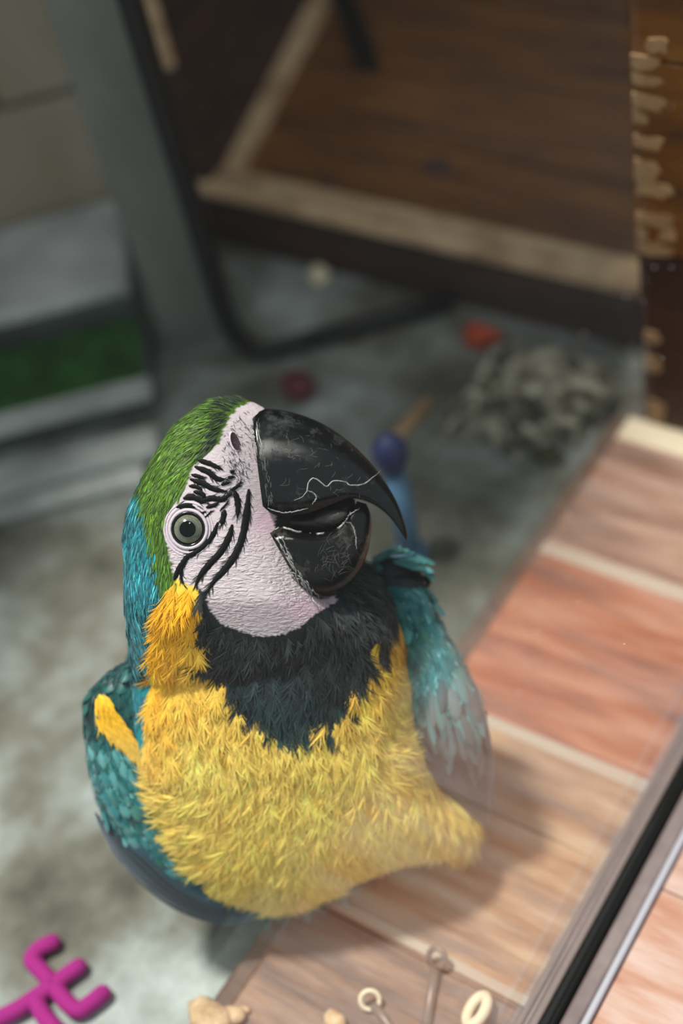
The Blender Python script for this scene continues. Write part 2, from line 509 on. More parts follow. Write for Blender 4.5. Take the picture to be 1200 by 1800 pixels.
# back wall of stone blocks
wall = empty('wall_back', tuple(e1 * -0.3 + e2 * 1.2 + np.array([0, 0, ZF])))
tag(wall, 'beige stone block wall at the back of the enclosure', None, kind='structure')
z = ZF
for row in range(6):
    x = -1.3 - 0.1 * (row % 2)
    while x < -0.16:
        w = min(random.choice((0.16, 0.2, 0.24)), -0.125 - x)
        hgt = 0.17
        y0 = 1.163 + random.uniform(0, 0.006)
        box('stone_block', (x, y0, z), (x + w - 0.005, 1.30, z + hgt - 0.005), M_beige_stone, wall, bev=0.004, mat4=rot)
        x += w
    z += 0.17
box('mortar_core', (-1.4, 1.178, ZF), (-0.135, 1.29, z), M_slate, wall, mat4=rot)
wall_r = empty('wall_rear', (-0.9, 1.46, ZF))
tag(wall_r, 'dark plank wall closing the enclosure behind the nest box', None, kind='structure')
for k in range(6):
    box('plank', (-1.9, 1.44, ZF + k * 0.195), (-0.05, 1.465, ZF + k * 0.195 + 0.192), M_wood_dark, wall_r, bev=0.002)
# unseen roof added to shade the back and far side, open above the ledge
roof = empty('added_shade_roof', (-1.0, 1.0, 1.15))
tag(roof, 'unseen board roof added to shade the rear of the enclosure', None, kind='structure')
for k in range(9):
    y0 = 0.50 + k * 0.2
    box('shade_roof_board', (-1.9, y0, 1.15), (-0.66, y0 + 0.197, 1.175), M_wood_dark, roof)
for k in range(5):
    x0 = -2.0 + k * 0.2
    box('shade_roof_board', (x0, -0.6, 1.15), (x0 + 0.197, 0.498, 1.175), M_wood_dark, roof)

# ================================================================== the macaw
S0 = 0.715 / F                                  # metres per photo pixel at the plane of the head
TOCAM = -FWD


class Inflate:
    """a closed, rounded solid with a given outline: the outline is filled and swollen on both sides"""
    def __init__(self, poly, depth, thick, step=4, power=0.5, back=1.0, cap=None):
        poly = np.asarray(poly, float)
        self.poly, self.depth, self.thick, self.step, self.back = poly, depth, thick, step, back
        self.x0, self.y0 = poly.min(0) - 3 * step
        x1, y1 = poly.max(0) + 3 * step
        gx = np.arange(self.x0, x1, step); gy = np.arange(self.y0, y1, step)
        self.gx, self.gy = gx, gy
        U, V = np.meshgrid(gx, gy)
        ins = inside(U, V, poly)
        phi = np.zeros(U.shape)
        for it in range(1500):
            p = 0.25 * (np.roll(phi, 1, 0) + np.roll(phi, -1, 0) + np.roll(phi, 1, 1) + np.roll(phi, -1, 1) + 1.0)
            phi = np.where(ins, p, 0)
        q = (phi / phi.max())
        h = q ** power
        if cap:
            h = np.tanh(h * cap) / np.tanh(cap)
        self.ins, self.h = ins, h

    def height(self, u, v):
        fx = np.clip((np.asarray(u, float) - self.x0) / self.step, 0, len(self.gx) - 2)
        fy = np.clip((np.asarray(v, float) - self.y0) / self.step, 0, len(self.gy) - 2)
        i = fx.astype(int); j = fy.astype(int); a = fx - i; b = fy - j
        h = self.h
        return (h[j, i] * (1 - a) * (1 - b) + h[j, i + 1] * a * (1 - b) + h[j + 1, i] * (1 - a) * b + h[j + 1, i + 1] * a * b)

    def point(self, u, v, side=1, extra=0.0):
        u = np.asarray(u, float); v = np.asarray(v, float)
        k = self.thick if side > 0 else self.thick * self.back
        return at(u, v, self.depth(u, v)) + (side * k * self.height(u, v) + extra)[..., None] * TOCAM

    def normal(self, u, v, e=7.0):
        u = np.asarray(u, float); v = np.asarray(v, float)
        a = self.point(u + e, v) - self.point(u - e, v)
        b = self.point(u, v + e) - self.point(u, v - e)
        n = nrm(np.cross(b, a))
        s = np.sign((n * TOCAM).sum(-1, keepdims=True)); s[s == 0] = 1
        return n * s

    def mesh(self):
        ins = self.ins
        near = ins.copy()
        for ax in (0, 1):
            for d in (1, -1):
                near |= np.roll(ins, d, ax)
        near2 = near.copy()
        for d in (1, -1):
            near2 |= np.roll(near, d, 1)
        U, V = np.meshgrid(self.gx, self.gy)
        idf = -np.ones(U.shape, int); idb = -np.ones(U.shape, int)
        cell = ins[:-1, :-1] | ins[1:, :-1] | ins[:-1, 1:] | ins[1:, 1:]
        used = np.zeros(U.shape, bool)
        used[:-1, :-1] |= cell; used[1:, :-1] |= cell; used[:-1, 1:] |= cell; used[1:, 1:] |= cell
        n = used.sum(); idf[used] = np.arange(n)
        m = ins.sum(); idb[used] = idf[used]; idb[ins] = n + np.arange(m)
        Vf = self.point(U[used], V[used], 1); Vb = self.point(U[ins], V[ins], -1)
        fs = []
        for j, i in np.argwhere(cell):
            fs.append((idf[j, i], idf[j + 1, i], idf[j + 1, i + 1], idf[j, i + 1]))
            fs.append((idb[j, i], idb[j, i + 1], idb[j + 1, i + 1], idb[j + 1, i]))
        return np.vstack([Vf, Vb]), fs


def dcurve(pairs):
    ys_, ds_ = zip(*pairs)
    return lambda u, v: np.interp(v, ys_, ds_)


# ---- body: head and neck solid + trunk solid, fused into one continuous skin
head_poly = spline([(452, 712), (425, 700), (385, 703), (345, 722), (312, 748), (283, 788), (258, 830), (238, 870), (224, 915), (219, 960), (219, 1010), (222, 1060), (227, 1110),
                    (232, 1160), (240, 1230), (300, 1290), (400, 1310), (500, 1290), (570, 1230), (600, 1150), (600, 1085), (578, 1058), (560, 1040), (545, 980), (530, 920), (515, 850), (490, 770), (470, 722), (452, 712)], 120)
head = Inflate(head_poly, dcurve([(680, 0.715), (1050, 0.717), (1160, 0.735), (1310, 0.808)]), 96 * S0, step=4, cap=1.35)
_hu, _hv = np.meshgrid(head.gx, head.gy)
_base = np.interp(_hv, [700, 735, 890, 930, 1045, 1100], [440, 440, 464, 474, 545, 600])          # line where horn meets skin
_s = np.clip((_hu - (_base - 70)) / 95, 0, 1); _s = _s * _s * (3 - 2 * _s)
head.h *= 1 - 0.36 * _s * np.clip((1110 - _hv) / 60, 0, 1)
trunk_poly = spline([(560, 985), (630, 992), (668, 1030), (692, 1090), (710, 1180), (724, 1270), (756, 1350), (812, 1410), (822, 1468), (770, 1490), (690, 1500), (610, 1540), (540, 1574),
                     (470, 1580), (400, 1570), (330, 1535), (285, 1480), (255, 1400), (232, 1310), (225, 1220), (240, 1130), (330, 1040), (450, 990), (560, 985)], 140)
trunk = Inflate(trunk_poly, dcurve([(980, 0.765), (1100, 0.768), (1300, 0.792), (1500, 0.822), (1600, 0.832)]), 0.066, step=5, back=1.0, cap=1.1)
v1, f1 = head.mesh()
v2, f2 = trunk.mesh()
tmp = mesh_obj('tmp_body', np.vstack([v1, v2]), list(f1) + [tuple(i + len(v1) for i in f) for f in f2])
md = tmp.modifiers.new('r', 'REMESH'); md.mode = 'VOXEL'; md.voxel_size = 0.00135
md = tmp.modifiers.new('s', 'SMOOTH'); md.factor = 0.5; md.iterations = 34
dg = bpy.context.evaluated_depsgraph_get()
body_me = bpy.data.meshes.new_from_object(tmp.evaluated_get(dg))
bpy.data.objects.remove(tmp)
body_me.name = 'body'
nv_ = len(body_me.vertices)
BV = np.empty(nv_ * 3); body_me.vertices.foreach_get('co', BV); BV = BV.reshape(-1, 3)
# keep the underside on the ledge
BV[:, 2] = np.maximum(BV[:, 2], 0.004)
body_me.vertices.foreach_set('co', BV.ravel())
body_me.update()
body_me.polygons.foreach_set('use_smooth', [True] * len(body_me.polygons))
BN = np.empty(nv_ * 3); body_me.vertices.foreach_get('normal', BN); BN = BN.reshape(-1, 3)
body_me.calc_loop_triangles()
BT = np.empty(len(body_me.loop_triangles) * 3, int); body_me.loop_triangles.foreach_get('vertices', BT); BT = BT.reshape(-1, 3)
BVH = BVHTree.FromPolygons([tuple(v) for v in BV], [tuple(t) for t in BT])


def hit(px, py, lift=0.0):
    d = (px - 600) / F * RIGHT + (py - 900) / F * DOWN + FWD
    loc, n, _, _ = BVH.ray_cast(Vector(CAM + d * 0.3), Vector(nrm(d)))
    if loc is None:
        p = at(px, py, 0.715); return p, TOCAM
    n = np.array(n)
    if n @ d > 0:
        n = -n
    return np.array(loc) + n * lift, n


# ---- colour regions of the plumage, outlined on the side of the head
face_poly = [(440, 706), (470, 712), (520, 800), (560, 900), (590, 1000), (590, 1058), (560, 1075), (525, 1103), (495, 1116), (455, 1119), (415, 1108), (385, 1094), (366, 1068), (362, 1040),
             (345, 1030), (318, 1026), (304, 1005), (294, 960), (290, 920), (300, 885), (318, 868), (334, 840), (340, 812), (360, 800), (384, 782), (396, 750), (412, 722)]
green_poly = [(440, 690), (380, 685), (320, 720), (275, 780), (245, 840), (255, 900), (268, 960), (280, 1010), (286, 1060), (276, 1100), (300, 1075), (325, 1020), (420, 900), (480, 720)]
yellow_poly = [(312, 1010), (345, 1026), (352, 1070), (362, 1130), (385, 1190), (430, 1228), (470, 1262), (520, 1284), (570, 1262), (610, 1205), (640, 1160), (672, 1120), (690, 1085),
               (900, 1060), (900, 1640), (200, 1640), (262, 1320), (264, 1200), (272, 1110), (292, 1060)]
dark_poly = [(346, 1020), (352, 1070), (362, 1130), (385, 1190), (430, 1228), (470, 1262), (520, 1284), (570, 1262), (610, 1205), (640, 1160), (672, 1120), (690, 1085), (700, 980), (560, 960), (380, 1030)]
C_SKIN = np.array(lin(200, 187, 194)); C_GREEN = np.array(lin(60, 92, 16)); C_TEAL = np.array(lin(28, 138, 146)); C_YEL = np.array(lin(246, 204, 70))
C_DARK = np.array(lin(30, 36, 38)); C_BACK = np.array(lin(26, 96, 120))
PAL = np.stack([C_SKIN, C_GREEN, C_TEAL, C_YEL, C_DARK, C_BACK])


def region(u, v, facing):
    r = np.full(u.shape, 2)
    r[inside(u, v, green_poly)] = 1
    r[(v > 1180) & (u < 266)] = 2
    y = inside(u, v, yellow_poly); r[y] = 3
    r[(r == 2) & (u > 284) & (v > 985)] = 3
    r[inside(u, v, dark_poly)] = 4
    r[inside(u, v, face_poly)] = 0
    r[(facing < -0.15) & (v > 1090)] = 5
    return r


uu, vv, _ = proj(BV)
fac = BN @ TOCAM
reg = region(uu + rng.normal(0, 1.0, nv_), vv + rng.normal(0, 1.0, nv_), fac)
colr = PAL[reg].copy()
# faint pink of the bare skin near the beak corner and chin
pk = np.exp(-(((uu - 470) / 32) ** 2 + ((vv - 918) / 30) ** 2)) * 0.55 + np.exp(-(((uu - 545) / 50) ** 2 + ((vv - 1070) / 22) ** 2)) * 0.5
sk = reg == 0
colr[sk] = colr[sk] * (1 - pk[sk, None]) + np.array(lin(206, 160, 182)) * pk[sk, None]
gp = (uu > 484) & (vv > 880) & (vv < 940)
colr[gp] = np.array(lin(18, 14, 14))          # black lining inside the gape
ca = body_me.color_attributes.new('Col', 'FLOAT_COLOR', 'POINT')
ca.data.foreach_set('color', np.hstack([colr, np.ones((nv_, 1))]).ravel())
at_ = body_me.attributes.new('rest_co', 'FLOAT_VECTOR', 'POINT')
hgt = (BV - at(uu, vv, np.full(nv_, 0.715))) @ TOCAM / S0
at_.data.foreach_set('vector', np.stack([uu / 100, vv / 100, hgt / 100], 1).ravel())
at_ = body_me.attributes.new('skin', 'FLOAT', 'POINT')
at_.data.foreach_set('value', (reg == 0) * (0.35 + 0.65 * np.clip((vv - 880) / 130, 0, 1)))


def body_material():
    m = bpy.data.materials.new('macaw_skin_and_down')
    m.use_nodes = True
    N, L = m.node_tree.nodes, m.node_tree.links
    b = N['Principled BSDF']
    b.inputs['Roughness'].default_value = 0.6
    b.inputs['Specular IOR Level'].default_value = 0.3
    a = N.new('ShaderNodeAttribute'); a.attribute_name = 'Col'
    L.new(a.outputs['Color'], b.inputs['Base Color'])
    rc = N.new('ShaderNodeAttribute'); rc.attribute_name = 'rest_co'
    sk = N.new('ShaderNodeAttribute'); sk.attribute_name = 'skin'
    mp = N.new('ShaderNodeMapping'); mp.inputs['Scale'].default_value = (4.5, 13.0, 6.0); mp.inputs['Rotation'].default_value = (0, 0, 0.25)
    L.new(rc.outputs['Vector'], mp.inputs[0])
    wob = N.new('ShaderNodeTexNoise'); wob.inputs['Scale'].default_value = 1.1; wob.inputs['Detail'].default_value = 3
    L.new(mp.outputs[0], wob.inputs['Vector'])
    add = N.new('ShaderNodeVectorMath'); add.operation = 'MULTIPLY_ADD'; add.inputs[1].default_value = (1.6, 1.6, 1.6)
    L.new(wob.outputs['Color'], add.inputs[0]); L.new(mp.outputs[0], add.inputs[2])
    vo = N.new('ShaderNodeTexVoronoi'); vo.feature = 'DISTANCE_TO_EDGE'; vo.inputs['Scale'].default_value = 1.0
    L.new(add.outputs[0], vo.inputs['Vector'])
    n2 = N.new('ShaderNodeTexNoise'); n2.inputs['Scale'].default_value = 3.0; n2.inputs['Detail'].default_value = 6
    L.new(mp.outputs[0], n2.inputs['Vector'])
    cl = N.new('ShaderNodeMapRange'); cl.inputs['From Max'].default_value = 0.30
    L.new(vo.outputs['Distance'], cl.inputs['Value'])
    mix = N.new('ShaderNodeMath'); mix.operation = 'MULTIPLY_ADD'; mix.inputs[1].default_value = 0.6
    L.new(n2.outputs['Fac'], mix.inputs[0]); L.new(cl.outputs[0], mix.inputs[2])
    bp = N.new('ShaderNodeBump'); bp.inputs['Distance'].default_value = 0.0008
    L.new(mix.outputs[0], bp.inputs['Height'])
    big = N.new('ShaderNodeTexNoise'); big.inputs['Scale'].default_value = 1.6; big.inputs['Detail'].default_value = 2
    L.new(rc.outputs['Vector'], big.inputs['Vector'])
    bm_ = N.new('ShaderNodeMapRange'); bm_.inputs['From Min'].default_value = 0.3; bm_.inputs['From Max'].default_value = 0.7; bm_.inputs['To Min'].default_value = 0.4; bm_.inputs['To Max'].default_value = 1.0
    L.new(big.outputs['Fac'], bm_.inputs['Value'])
    st = N.new('ShaderNodeMath'); st.operation = 'MULTIPLY'; L.new(sk.outputs['Fac'], st.inputs[0]); L.new(bm_.outputs[0], st.inputs[1])
    L.new(st.outputs[0], bp.inputs['Strength'])
    L.new(bp.outputs[0], b.inputs['Normal'])
    return m


macaw = empty('macaw', (-0.36, 0.28, 0.0))
tag(macaw, 'blue and yellow macaw with green crown and striped white face crouching on the tiled ledge', 'parrot')
body_me.materials.clear(); body_me.materials.append(body_material())
body = bpy.data.objects.new('body', body_me)
COL.objects.link(body); body.parent = macaw; body.matrix_parent_inverse = macaw.matrix_world.inverted()


# ---- feather strands
def plume_mat(name, rough=0.5, spec=0.35, sheen=0.25):
    m = material(name, (0.5, 0.5, 0.5), rough, spec=spec, attr='Col')
    b = m.node_tree.nodes['Principled BSDF']
    b.inputs['Sheen Weight'].default_value = sheen
    return m


M_plume = plume_mat('plumage')


def strands(name, P, N_, T, Ln, W, lift, bend, col, parent, seg=3, mat=None):
    """many tapering ribbons, each rooted at P, lying along T, turned to face N_"""
    n = len(P)
    B = nrm(np.cross(N_, T))
    roll = rng.normal(0, 0.35, n)[:, None]
    Bs = nrm(B + N_ * roll)
    ts = np.linspace(0, 1, seg + 1)
    wpro = np.interp(ts, [0, 0.35, 0.75, 1], [0.75, 1.0, 0.75, 0.08])
    sway = rng.normal(0, 0.10, n)
    V = np.empty((n, seg + 1, 2, 3))
    for k, t in enumerate(ts):
        c = P + T * (Ln * t)[:, None] + N_ * (lift * t - bend * t * t)[:, None] + B * (Ln * sway * t * t)[:, None]
        w = Bs * (W * wpro[k] * 0.5)[:, None]
        V[:, k, 0] = c - w; V[:, k, 1] = c + w
    V = V.reshape(-1, 3)
    on = V[:, 0] > -0.368
    V[on, 2] = np.maximum(V[on, 2], 0.0006)          # feathers rest on the tiles
    b = (np.arange(n) * (seg + 1) * 2)[:, None, None]
    q = np.array([[2 * k, 2 * k + 1, 2 * k + 3, 2 * k + 2] for k in range(seg)])[None]
    fs = (b + q).reshape(-1, 4)
    me = bpy.data.meshes.new(name)
    me.vertices.add(len(V)); me.vertices.foreach_set('co', V.ravel())
    me.loops.add(fs.size); me.loops.foreach_set('vertex_index', fs.ravel())
    me.polygons.add(len(fs)); me.polygons.foreach_set('loop_start', np.arange(len(fs)) * 4)
    me.polygons.foreach_set('use_smooth', np.ones(len(fs), bool))
    me.update(calc_edges=True)
    ca = me.color_attributes.new('Col', 'FLOAT_COLOR', 'POINT')
    cc = np.repeat(col, (seg + 1) * 2, 0)
    ca.data.foreach_set('color', np.hstack([cc, np.ones((len(cc), 1))]).ravel())
    me.materials.append(mat or M_plume)
    o = bpy.data.objects.new(name, me); COL.objects.link(o)
    o.parent = parent; o.matrix_parent_inverse = parent.matrix_world.inverted()
    o['kind'] = 'stuff'
    return o


GUIDE = np.array([  # photo position, combing direction
    (425, 703, -0.9, -0.35), (380, 705, -0.95, 0.10), (330, 745, -0.85, 0.5), (300, 800, -0.6, 0.8), (390, 740, -0.85, 0.55), (350, 790, -0.75, 0.65), (260, 850, -0.4, 0.92), (235, 920, -0.15, 1),
    (300, 880, -0.35, 0.95), (270, 940, -0.1, 1), (225, 1000, 0.0, 1), (270, 1040, -0.05, 1), (230, 1100, 0.08, 1), (255, 1160, 0.12, 1),
    (320, 1050, -0.35, 0.93), (290, 1120, -0.45, 0.9), (340, 1130, -0.3, 0.95), (280, 1200, -0.35, 0.93), (340, 1220, 0.0, 1), (300, 1290, -0.1, 1), (400, 1290, 0.25, 0.97),
    (470, 1300, 0.05, 1), (560, 1290, 0.05, 1), (640, 1260, 0.35, 0.93), (700, 1200, 0.9, 0.42), (715, 1280, 0.95, 0.25), (690, 1340, 0.85, 0.4), (620, 1380, -0.15, 1), (520, 1420, -0.1, 1),
    (300, 1400, -0.9, 0.25), (330, 1480, -0.8, 0.5), (400, 1400, -0.35, 0.93), (450, 1540, -0.2, 1), (560, 1530, 0.1, 1), (700, 1440, 0.4, 0.9), (780, 1440, 0.5, 0.85),
    (360, 1075, -0.35, 0.93), (400, 1130, -0.45, 0.9), (460, 1160, -0.08, 1), (520, 1150, 0.1, 1), (580, 1120, 0.45, 0.9), (640, 1060, 0.75, 0.65), (600, 1190, 0.25, 0.96), (500, 1240, 0.0, 1), (430, 1210, -0.15, 1)])


def comb(u, v):
    d2 = (u[:, None] - GUIDE[None, :, 0]) ** 2 + (v[:, None] - GUIDE[None, :, 1]) ** 2 + 60
    w = 1 / d2 ** 1.6
    w /= w.sum(1, keepdims=True)
    return nrm(np.stack([w @ GUIDE[:, 2], w @ GUIDE[:, 3]], 1))


def tangent(P, N_, du, dv):
    T = du[:, None] * RIGHT + dv[:, None] * DOWN
    return nrm(T - N_ * (T * N_).sum(1, keepdims=True))


tri_area = 0.5 * np.linalg.norm(np.cross(BV[BT[:, 1]] - BV[BT[:, 0]], BV[BT[:, 2]] - BV[BT[:, 0]]), axis=1)
tri_cum = np.cumsum(tri_area); tri_cum /= tri_cum[-1]


def sample(n):
    t = np.searchsorted(tri_cum, rng.random(n))
    a, b = rng.random(n), rng.random(n)
    fl = a + b > 1; a[fl], b[fl] = 1 - a[fl], 1 - b[fl]
    T = BT[t]
    P = BV[T[:, 0]] * (1 - a - b)[:, None] + BV[T[:, 1]] * a[:, None] + BV[T[:, 2]] * b[:, None]
    Nn = nrm(BN[T[:, 0]] * (1 - a - b)[:, None] + BN[T[:, 1]] * a[:, None] + BN[T[:, 2]] * b[:, None])
    u, v, _ = proj(P)
    return P, Nn, u, v


def vary(base, n, amt, sat=0.0):
    k = np.exp(rng.normal(0, amt, n))[:, None]
    return np.clip(base * k * (1 + rng.normal(0, sat, (n, 3))), 0, 1)


def mixc(a, b, f):
    return a * (1 - f[:, None]) + b * f[:, None]


# short hair-like feathers of head, nape and back
P, Nn, u, v = sample(230000)
facing = Nn @ TOCAM
ju, jv = u + rng.normal(0, 4, len(u)), v + rng.normal(0, 4, len(u))
rg = region(ju, jv, facing)
inface = inside(u, v, face_poly)
keep = facing > -0.55


def emit(name, mask, ln, wd, lift, bend, colf, amt, seg=3, jit=0.12):
    m = np.where(mask)[0]
    p, nn, uu_, vv_ = P[m], Nn[m], u[m], v[m]
    d = comb(uu_, vv_) + rng.normal(0, jit, (len(m), 2))
    T = tangent(p, nn, d[:, 0], d[:, 1])
    L_ = ln * rng.uniform(0.65, 1.2, len(m)) * S0
    W_ = wd * rng.uniform(0.7, 1.25, len(m)) * S0
    lf = lift * S0 * rng.uniform(0.5, 1.4, len(m))
    return strands(name, p - nn * 0.0003, nn, T, L_, W_, lf, bend * S0 * np.ones(len(m)), vary(colf(uu_, vv_), len(m), amt, 0.05), macaw, seg)


def c_green(u_, v_):
    n = len(u_)
    f = np.clip((v_ - 840) / 200 + rng.normal(0, 0.2, n), 0, 1) * 0.35
    c = mixc(np.tile(np.array(lin(82, 122, 18)), (n, 1)), np.tile(np.array(lin(40, 96, 44)), (n, 1)), f)
    shade_barb = rng.random(n) < 0.34
    c[shade_barb] *= 0.45  # random dark barbs imitate shade between the strands
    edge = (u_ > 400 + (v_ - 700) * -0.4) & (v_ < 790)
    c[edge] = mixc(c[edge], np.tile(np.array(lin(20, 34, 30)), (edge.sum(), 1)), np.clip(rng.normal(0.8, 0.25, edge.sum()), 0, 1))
    return c


def c_teal(u_, v_):
    n = len(u_)
    c = np.tile(np.array(lin(22, 124, 134)), (n, 1))
    r = rng.random(n)
    c[r < 0.35] = np.array(lin(14, 84, 100))
    c[r > 0.82] = np.array(lin(70, 164, 172))  # scattered paler barbs imitate glints
    return c


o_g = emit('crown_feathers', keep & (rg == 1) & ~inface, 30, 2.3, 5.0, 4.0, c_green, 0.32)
o_t = emit('nape_feathers', keep & (rg == 2) & (v < 1260) & ~inface & (rng.random(len(u)) < 0.75), 34, 3.0, 4.0, 3.4, c_teal, 0.28)
o_b = emit('back_feathers', (facing <= -0.15) & (rg == 5) & (rng.random(len(u)) < 0.25), 60, 8.0, 4.0, 4.0, c_teal, 0.28)


# loose fan-shaped contour feathers of throat, breast and belly: barbs along a hidden shaft
def contour(name, want, n_try, ln, barbs, spread, wd, lift, colf, amt, jit=0.18):
    P_, N_, u_, v_ = sample(n_try)
    fc = N_ @ TOCAM
    rg_ = region(u_ + rng.normal(0, 7, n_try), v_ + rng.normal(0, 7, n_try), fc)
    m = want(rg_, u_, v_) & (fc > -0.2) & ~inside(u_, v_, face_poly)
    P_, N_, u_, v_ = P_[m], N_[m], u_[m], v_[m]
    n = len(u_)
    d = comb(u_, v_) + rng.normal(0, jit, (n, 2))
    T = tangent(P_, N_, d[:, 0], d[:, 1])
    B = np.cross(N_, T)
    L_ = ln(u_, v_) * rng.uniform(0.75, 1.25, n) * S0
    lf = lift * S0 * rng.uniform(0.3, 1.5, n)
    tone = np.exp(rng.normal(0, amt, n))
    base = colf(u_, v_)
    k = barbs
    tt = np.tile(np.linspace(0.05, 0.62, k), (n, 1)) + rng.normal(0, 0.03, (n, k))
    sg = np.where(np.arange(k) % 2 == 0, 1, -1)[None] * np.ones((n, 1))
    sp = spread * (0.35 + 0.65 * (1 - tt)) * rng.uniform(0.6, 1.2, (n, k)) * sg
    root = P_[:, None] + T[:, None] * (L_[:, None] * tt)[..., None] + N_[:, None] * (lf[:, None] * tt)[..., None]
    dr = nrm(T[:, None] * np.cos(sp)[..., None] + B[:, None] * np.sin(sp)[..., None])
    bl = L_[:, None] * (0.62 - 0.25 * np.abs(tt - 0.3)) * rng.uniform(0.8, 1.1, (n, k))
    N2 = np.repeat(N_[:, None], k, 1)
    cc = np.repeat((base * tone[:, None])[:, None], k, 1) * np.exp(rng.normal(0, 0.12, (n, k)))[..., None]
    return strands(name, root.reshape(-1, 3), N2.reshape(-1, 3), dr.reshape(-1, 3), bl.ravel(), np.full(n * k, wd * S0) * rng.uniform(0.7, 1.2, n * k),
                   np.repeat(lf, k) * 0.5, np.repeat(lf, k) * 0.42, np.clip(cc.reshape(-1, 3), 0, 1), macaw, 3)


def c_yel(u_, v_):
    n = len(u_)
    f = np.clip((1320 - v_) / 260 + np.clip((330 - u_) / 120, 0, 0.4), 0, 1)
    c = mixc(np.tile(np.array(lin(255, 222, 112)), (n, 1)), np.tile(np.array(lin(252, 184, 30)), (n, 1)), f)
    return c


def c_dark(u_, v_):
    n = len(u_)
    c = np.tile(np.array(lin(34, 42, 44)), (n, 1))
    r = rng.random(n)
    c[r < 0.3] = np.array(lin(16, 18, 20))
    c[r > 0.86] = np.array(lin(44, 56, 58))
    f = np.clip((v_ - 1170) / 90, 0, 1) * np.clip(rng.normal(0.5, 0.3, n), 0, 1)
    c = mixc(c, np.tile(np.array(lin(40, 84, 84)), (n, 1)), f)
    return c


contour('breast_feathers', lambda r_, u_, v_: (r_ == 3), 9500, lambda a, b: np.where(b > 1380, 66, 60), 30, 0.48, 1.7, 8, c_yel, 0.10)
contour('throat_feathers', lambda r_, u_, v_: (r_ == 4), 14000, lambda a, b: np.where(b < 1120, 40, 60), 18, 0.5, 2.0, 7, c_dark, 0.2)


# ---- beak
def hp(u, v, h):
    """point at head-plane pixel (u, v), h pixels out to the near side"""
    u = np.asarray(u, float); v = np.asarray(v, float)
    return at(u, v, np.full(u.shape, 0.715)) + (np.asarray(h, float) * S0)[..., None] * TOCAM


def beak_material(name, dark, grey):
    m = bpy.data.materials.new(name)
    m.use_nodes = True
    N, L = m.node_tree.nodes, m.node_tree.links
    b = N['Principled BSDF']
    tc = N.new('ShaderNodeTexCoord')
    n1 = N.new('ShaderNodeTexNoise'); n1.inputs['Scale'].default_value = 260; n1.inputs['Detail'].default_value = 8; n1.inputs['Roughness'].default_value = 0.75
    n2 = N.new('ShaderNodeTexNoise'); n2.inputs['Scale'].default_value = 55; n2.inputs['Detail'].default_value = 4
    L.new(tc.outputs['Object'], n1.inputs['Vector']); L.new(tc.outputs['Object'], n2.inputs['Vector'])
    mu = N.new('ShaderNodeMath'); mu.operation = 'MULTIPLY'
    L.new(n1.outputs['Fac'], mu.inputs[0]); L.new(n2.outputs['Fac'], mu.inputs[1])
    r = N.new('ShaderNodeValToRGB')
    r.color_ramp.elements[0].position = 0.27; r.color_ramp.elements[0].color = (*dark, 1)
    r.color_ramp.elements[1].position = 0.47; r.color_ramp.elements[1].color = (*grey, 1)
    L.new(mu.outputs[0], r.inputs[0]); L.new(r.outputs[0], b.inputs['Base Color'])
    rr = N.new('ShaderNodeMapRange'); rr.inputs['To Min'].default_value = 0.05; rr.inputs['To Max'].default_value = 0.26
    b.inputs['Specular IOR Level'].default_value = 0.34
    L.new(n1.outputs['Fac'], rr.inputs['Value']); L.new(rr.outputs[0], b.inputs['Roughness'])
    bp = N.new('ShaderNodeBump'); bp.inputs['Strength'].default_value = 0.22; bp.inputs['Distance'].default_value = 0.0004
    L.new(n1.outputs['Fac'], bp.inputs['Height']); L.new(bp.outputs[0], b.inputs['Normal'])
    return m


M_beak = beak_material('black_horn', lin(9, 13, 15), lin(70, 72, 72))
M_beak_low = beak_material('black_horn_worn', lin(9, 10, 10), lin(88, 84, 78))
M_keratin = material('pale_keratin', lin(150, 150, 148), 0.45, noise=(900, 3, ramp(lin(80, 82, 82), lin(186, 186, 184)), (1, 1, 1)))
M_scratch = material('grey_scratch', lin(84, 84, 82), 0.5)
M_mouth = material('dark_mouth', lin(14, 11, 11), 0.4)
M_tongue = material('grey_tongue', lin(58, 54, 54), 0.45, bump=(700, 0.5, 0.001, (1, 1, 1)))


def beak_half(name, top, bot, width, mat, n=34, ring=20, hollow=0.22, pw=0.8, pq=0.85):
    """horn shell: top = rounded outer line, bot = open cutting edge; both photo outlines, width = half breadth in pixels"""
    t = spline(top, n); b = spline(bot, n)
    w = np.interp(np.linspace(0, 1, n), *zip(*width))
    V = []
    phi = np.linspace(0, np.pi, ring)
    for i in range(n):
        for p in phi:
            q = abs(math.sin(p)) ** pq
            c = math.cos(p)
            hh = w[i] * np.sign(c) * abs(c) ** pw
            uv = b[i] * (1 - q) + t[i] * q
            V.append(hp(uv[0], uv[1], hh))
        for c in (-0.7, -0.3, 0.3, 0.7):
            q = hollow * (1 - c * c)
            uv = b[i] * (1 - q) + t[i] * q
            V.append(hp(uv[0], uv[1], w[i] * c))
    k = ring + 4
    fs = []
    for i in range(n - 1):
        for j in range(k):
            l = (j + 1) % k
            fs.append((i * k + j, i * k + l, (i + 1) * k + l, (i + 1) * k + j))
    fs.append(tuple(range(k))[::-1]); fs.append(tuple((n - 1) * k + j for j in range(k)))
    o = mesh_obj(name, V, fs, mat, macaw, True)
    return o


def bvh_of(o):
    me = o.data
    return BVHTree.FromPolygons([tuple(v.co) for v in me.vertices], [tuple(p.vertices) for p in me.polygons])


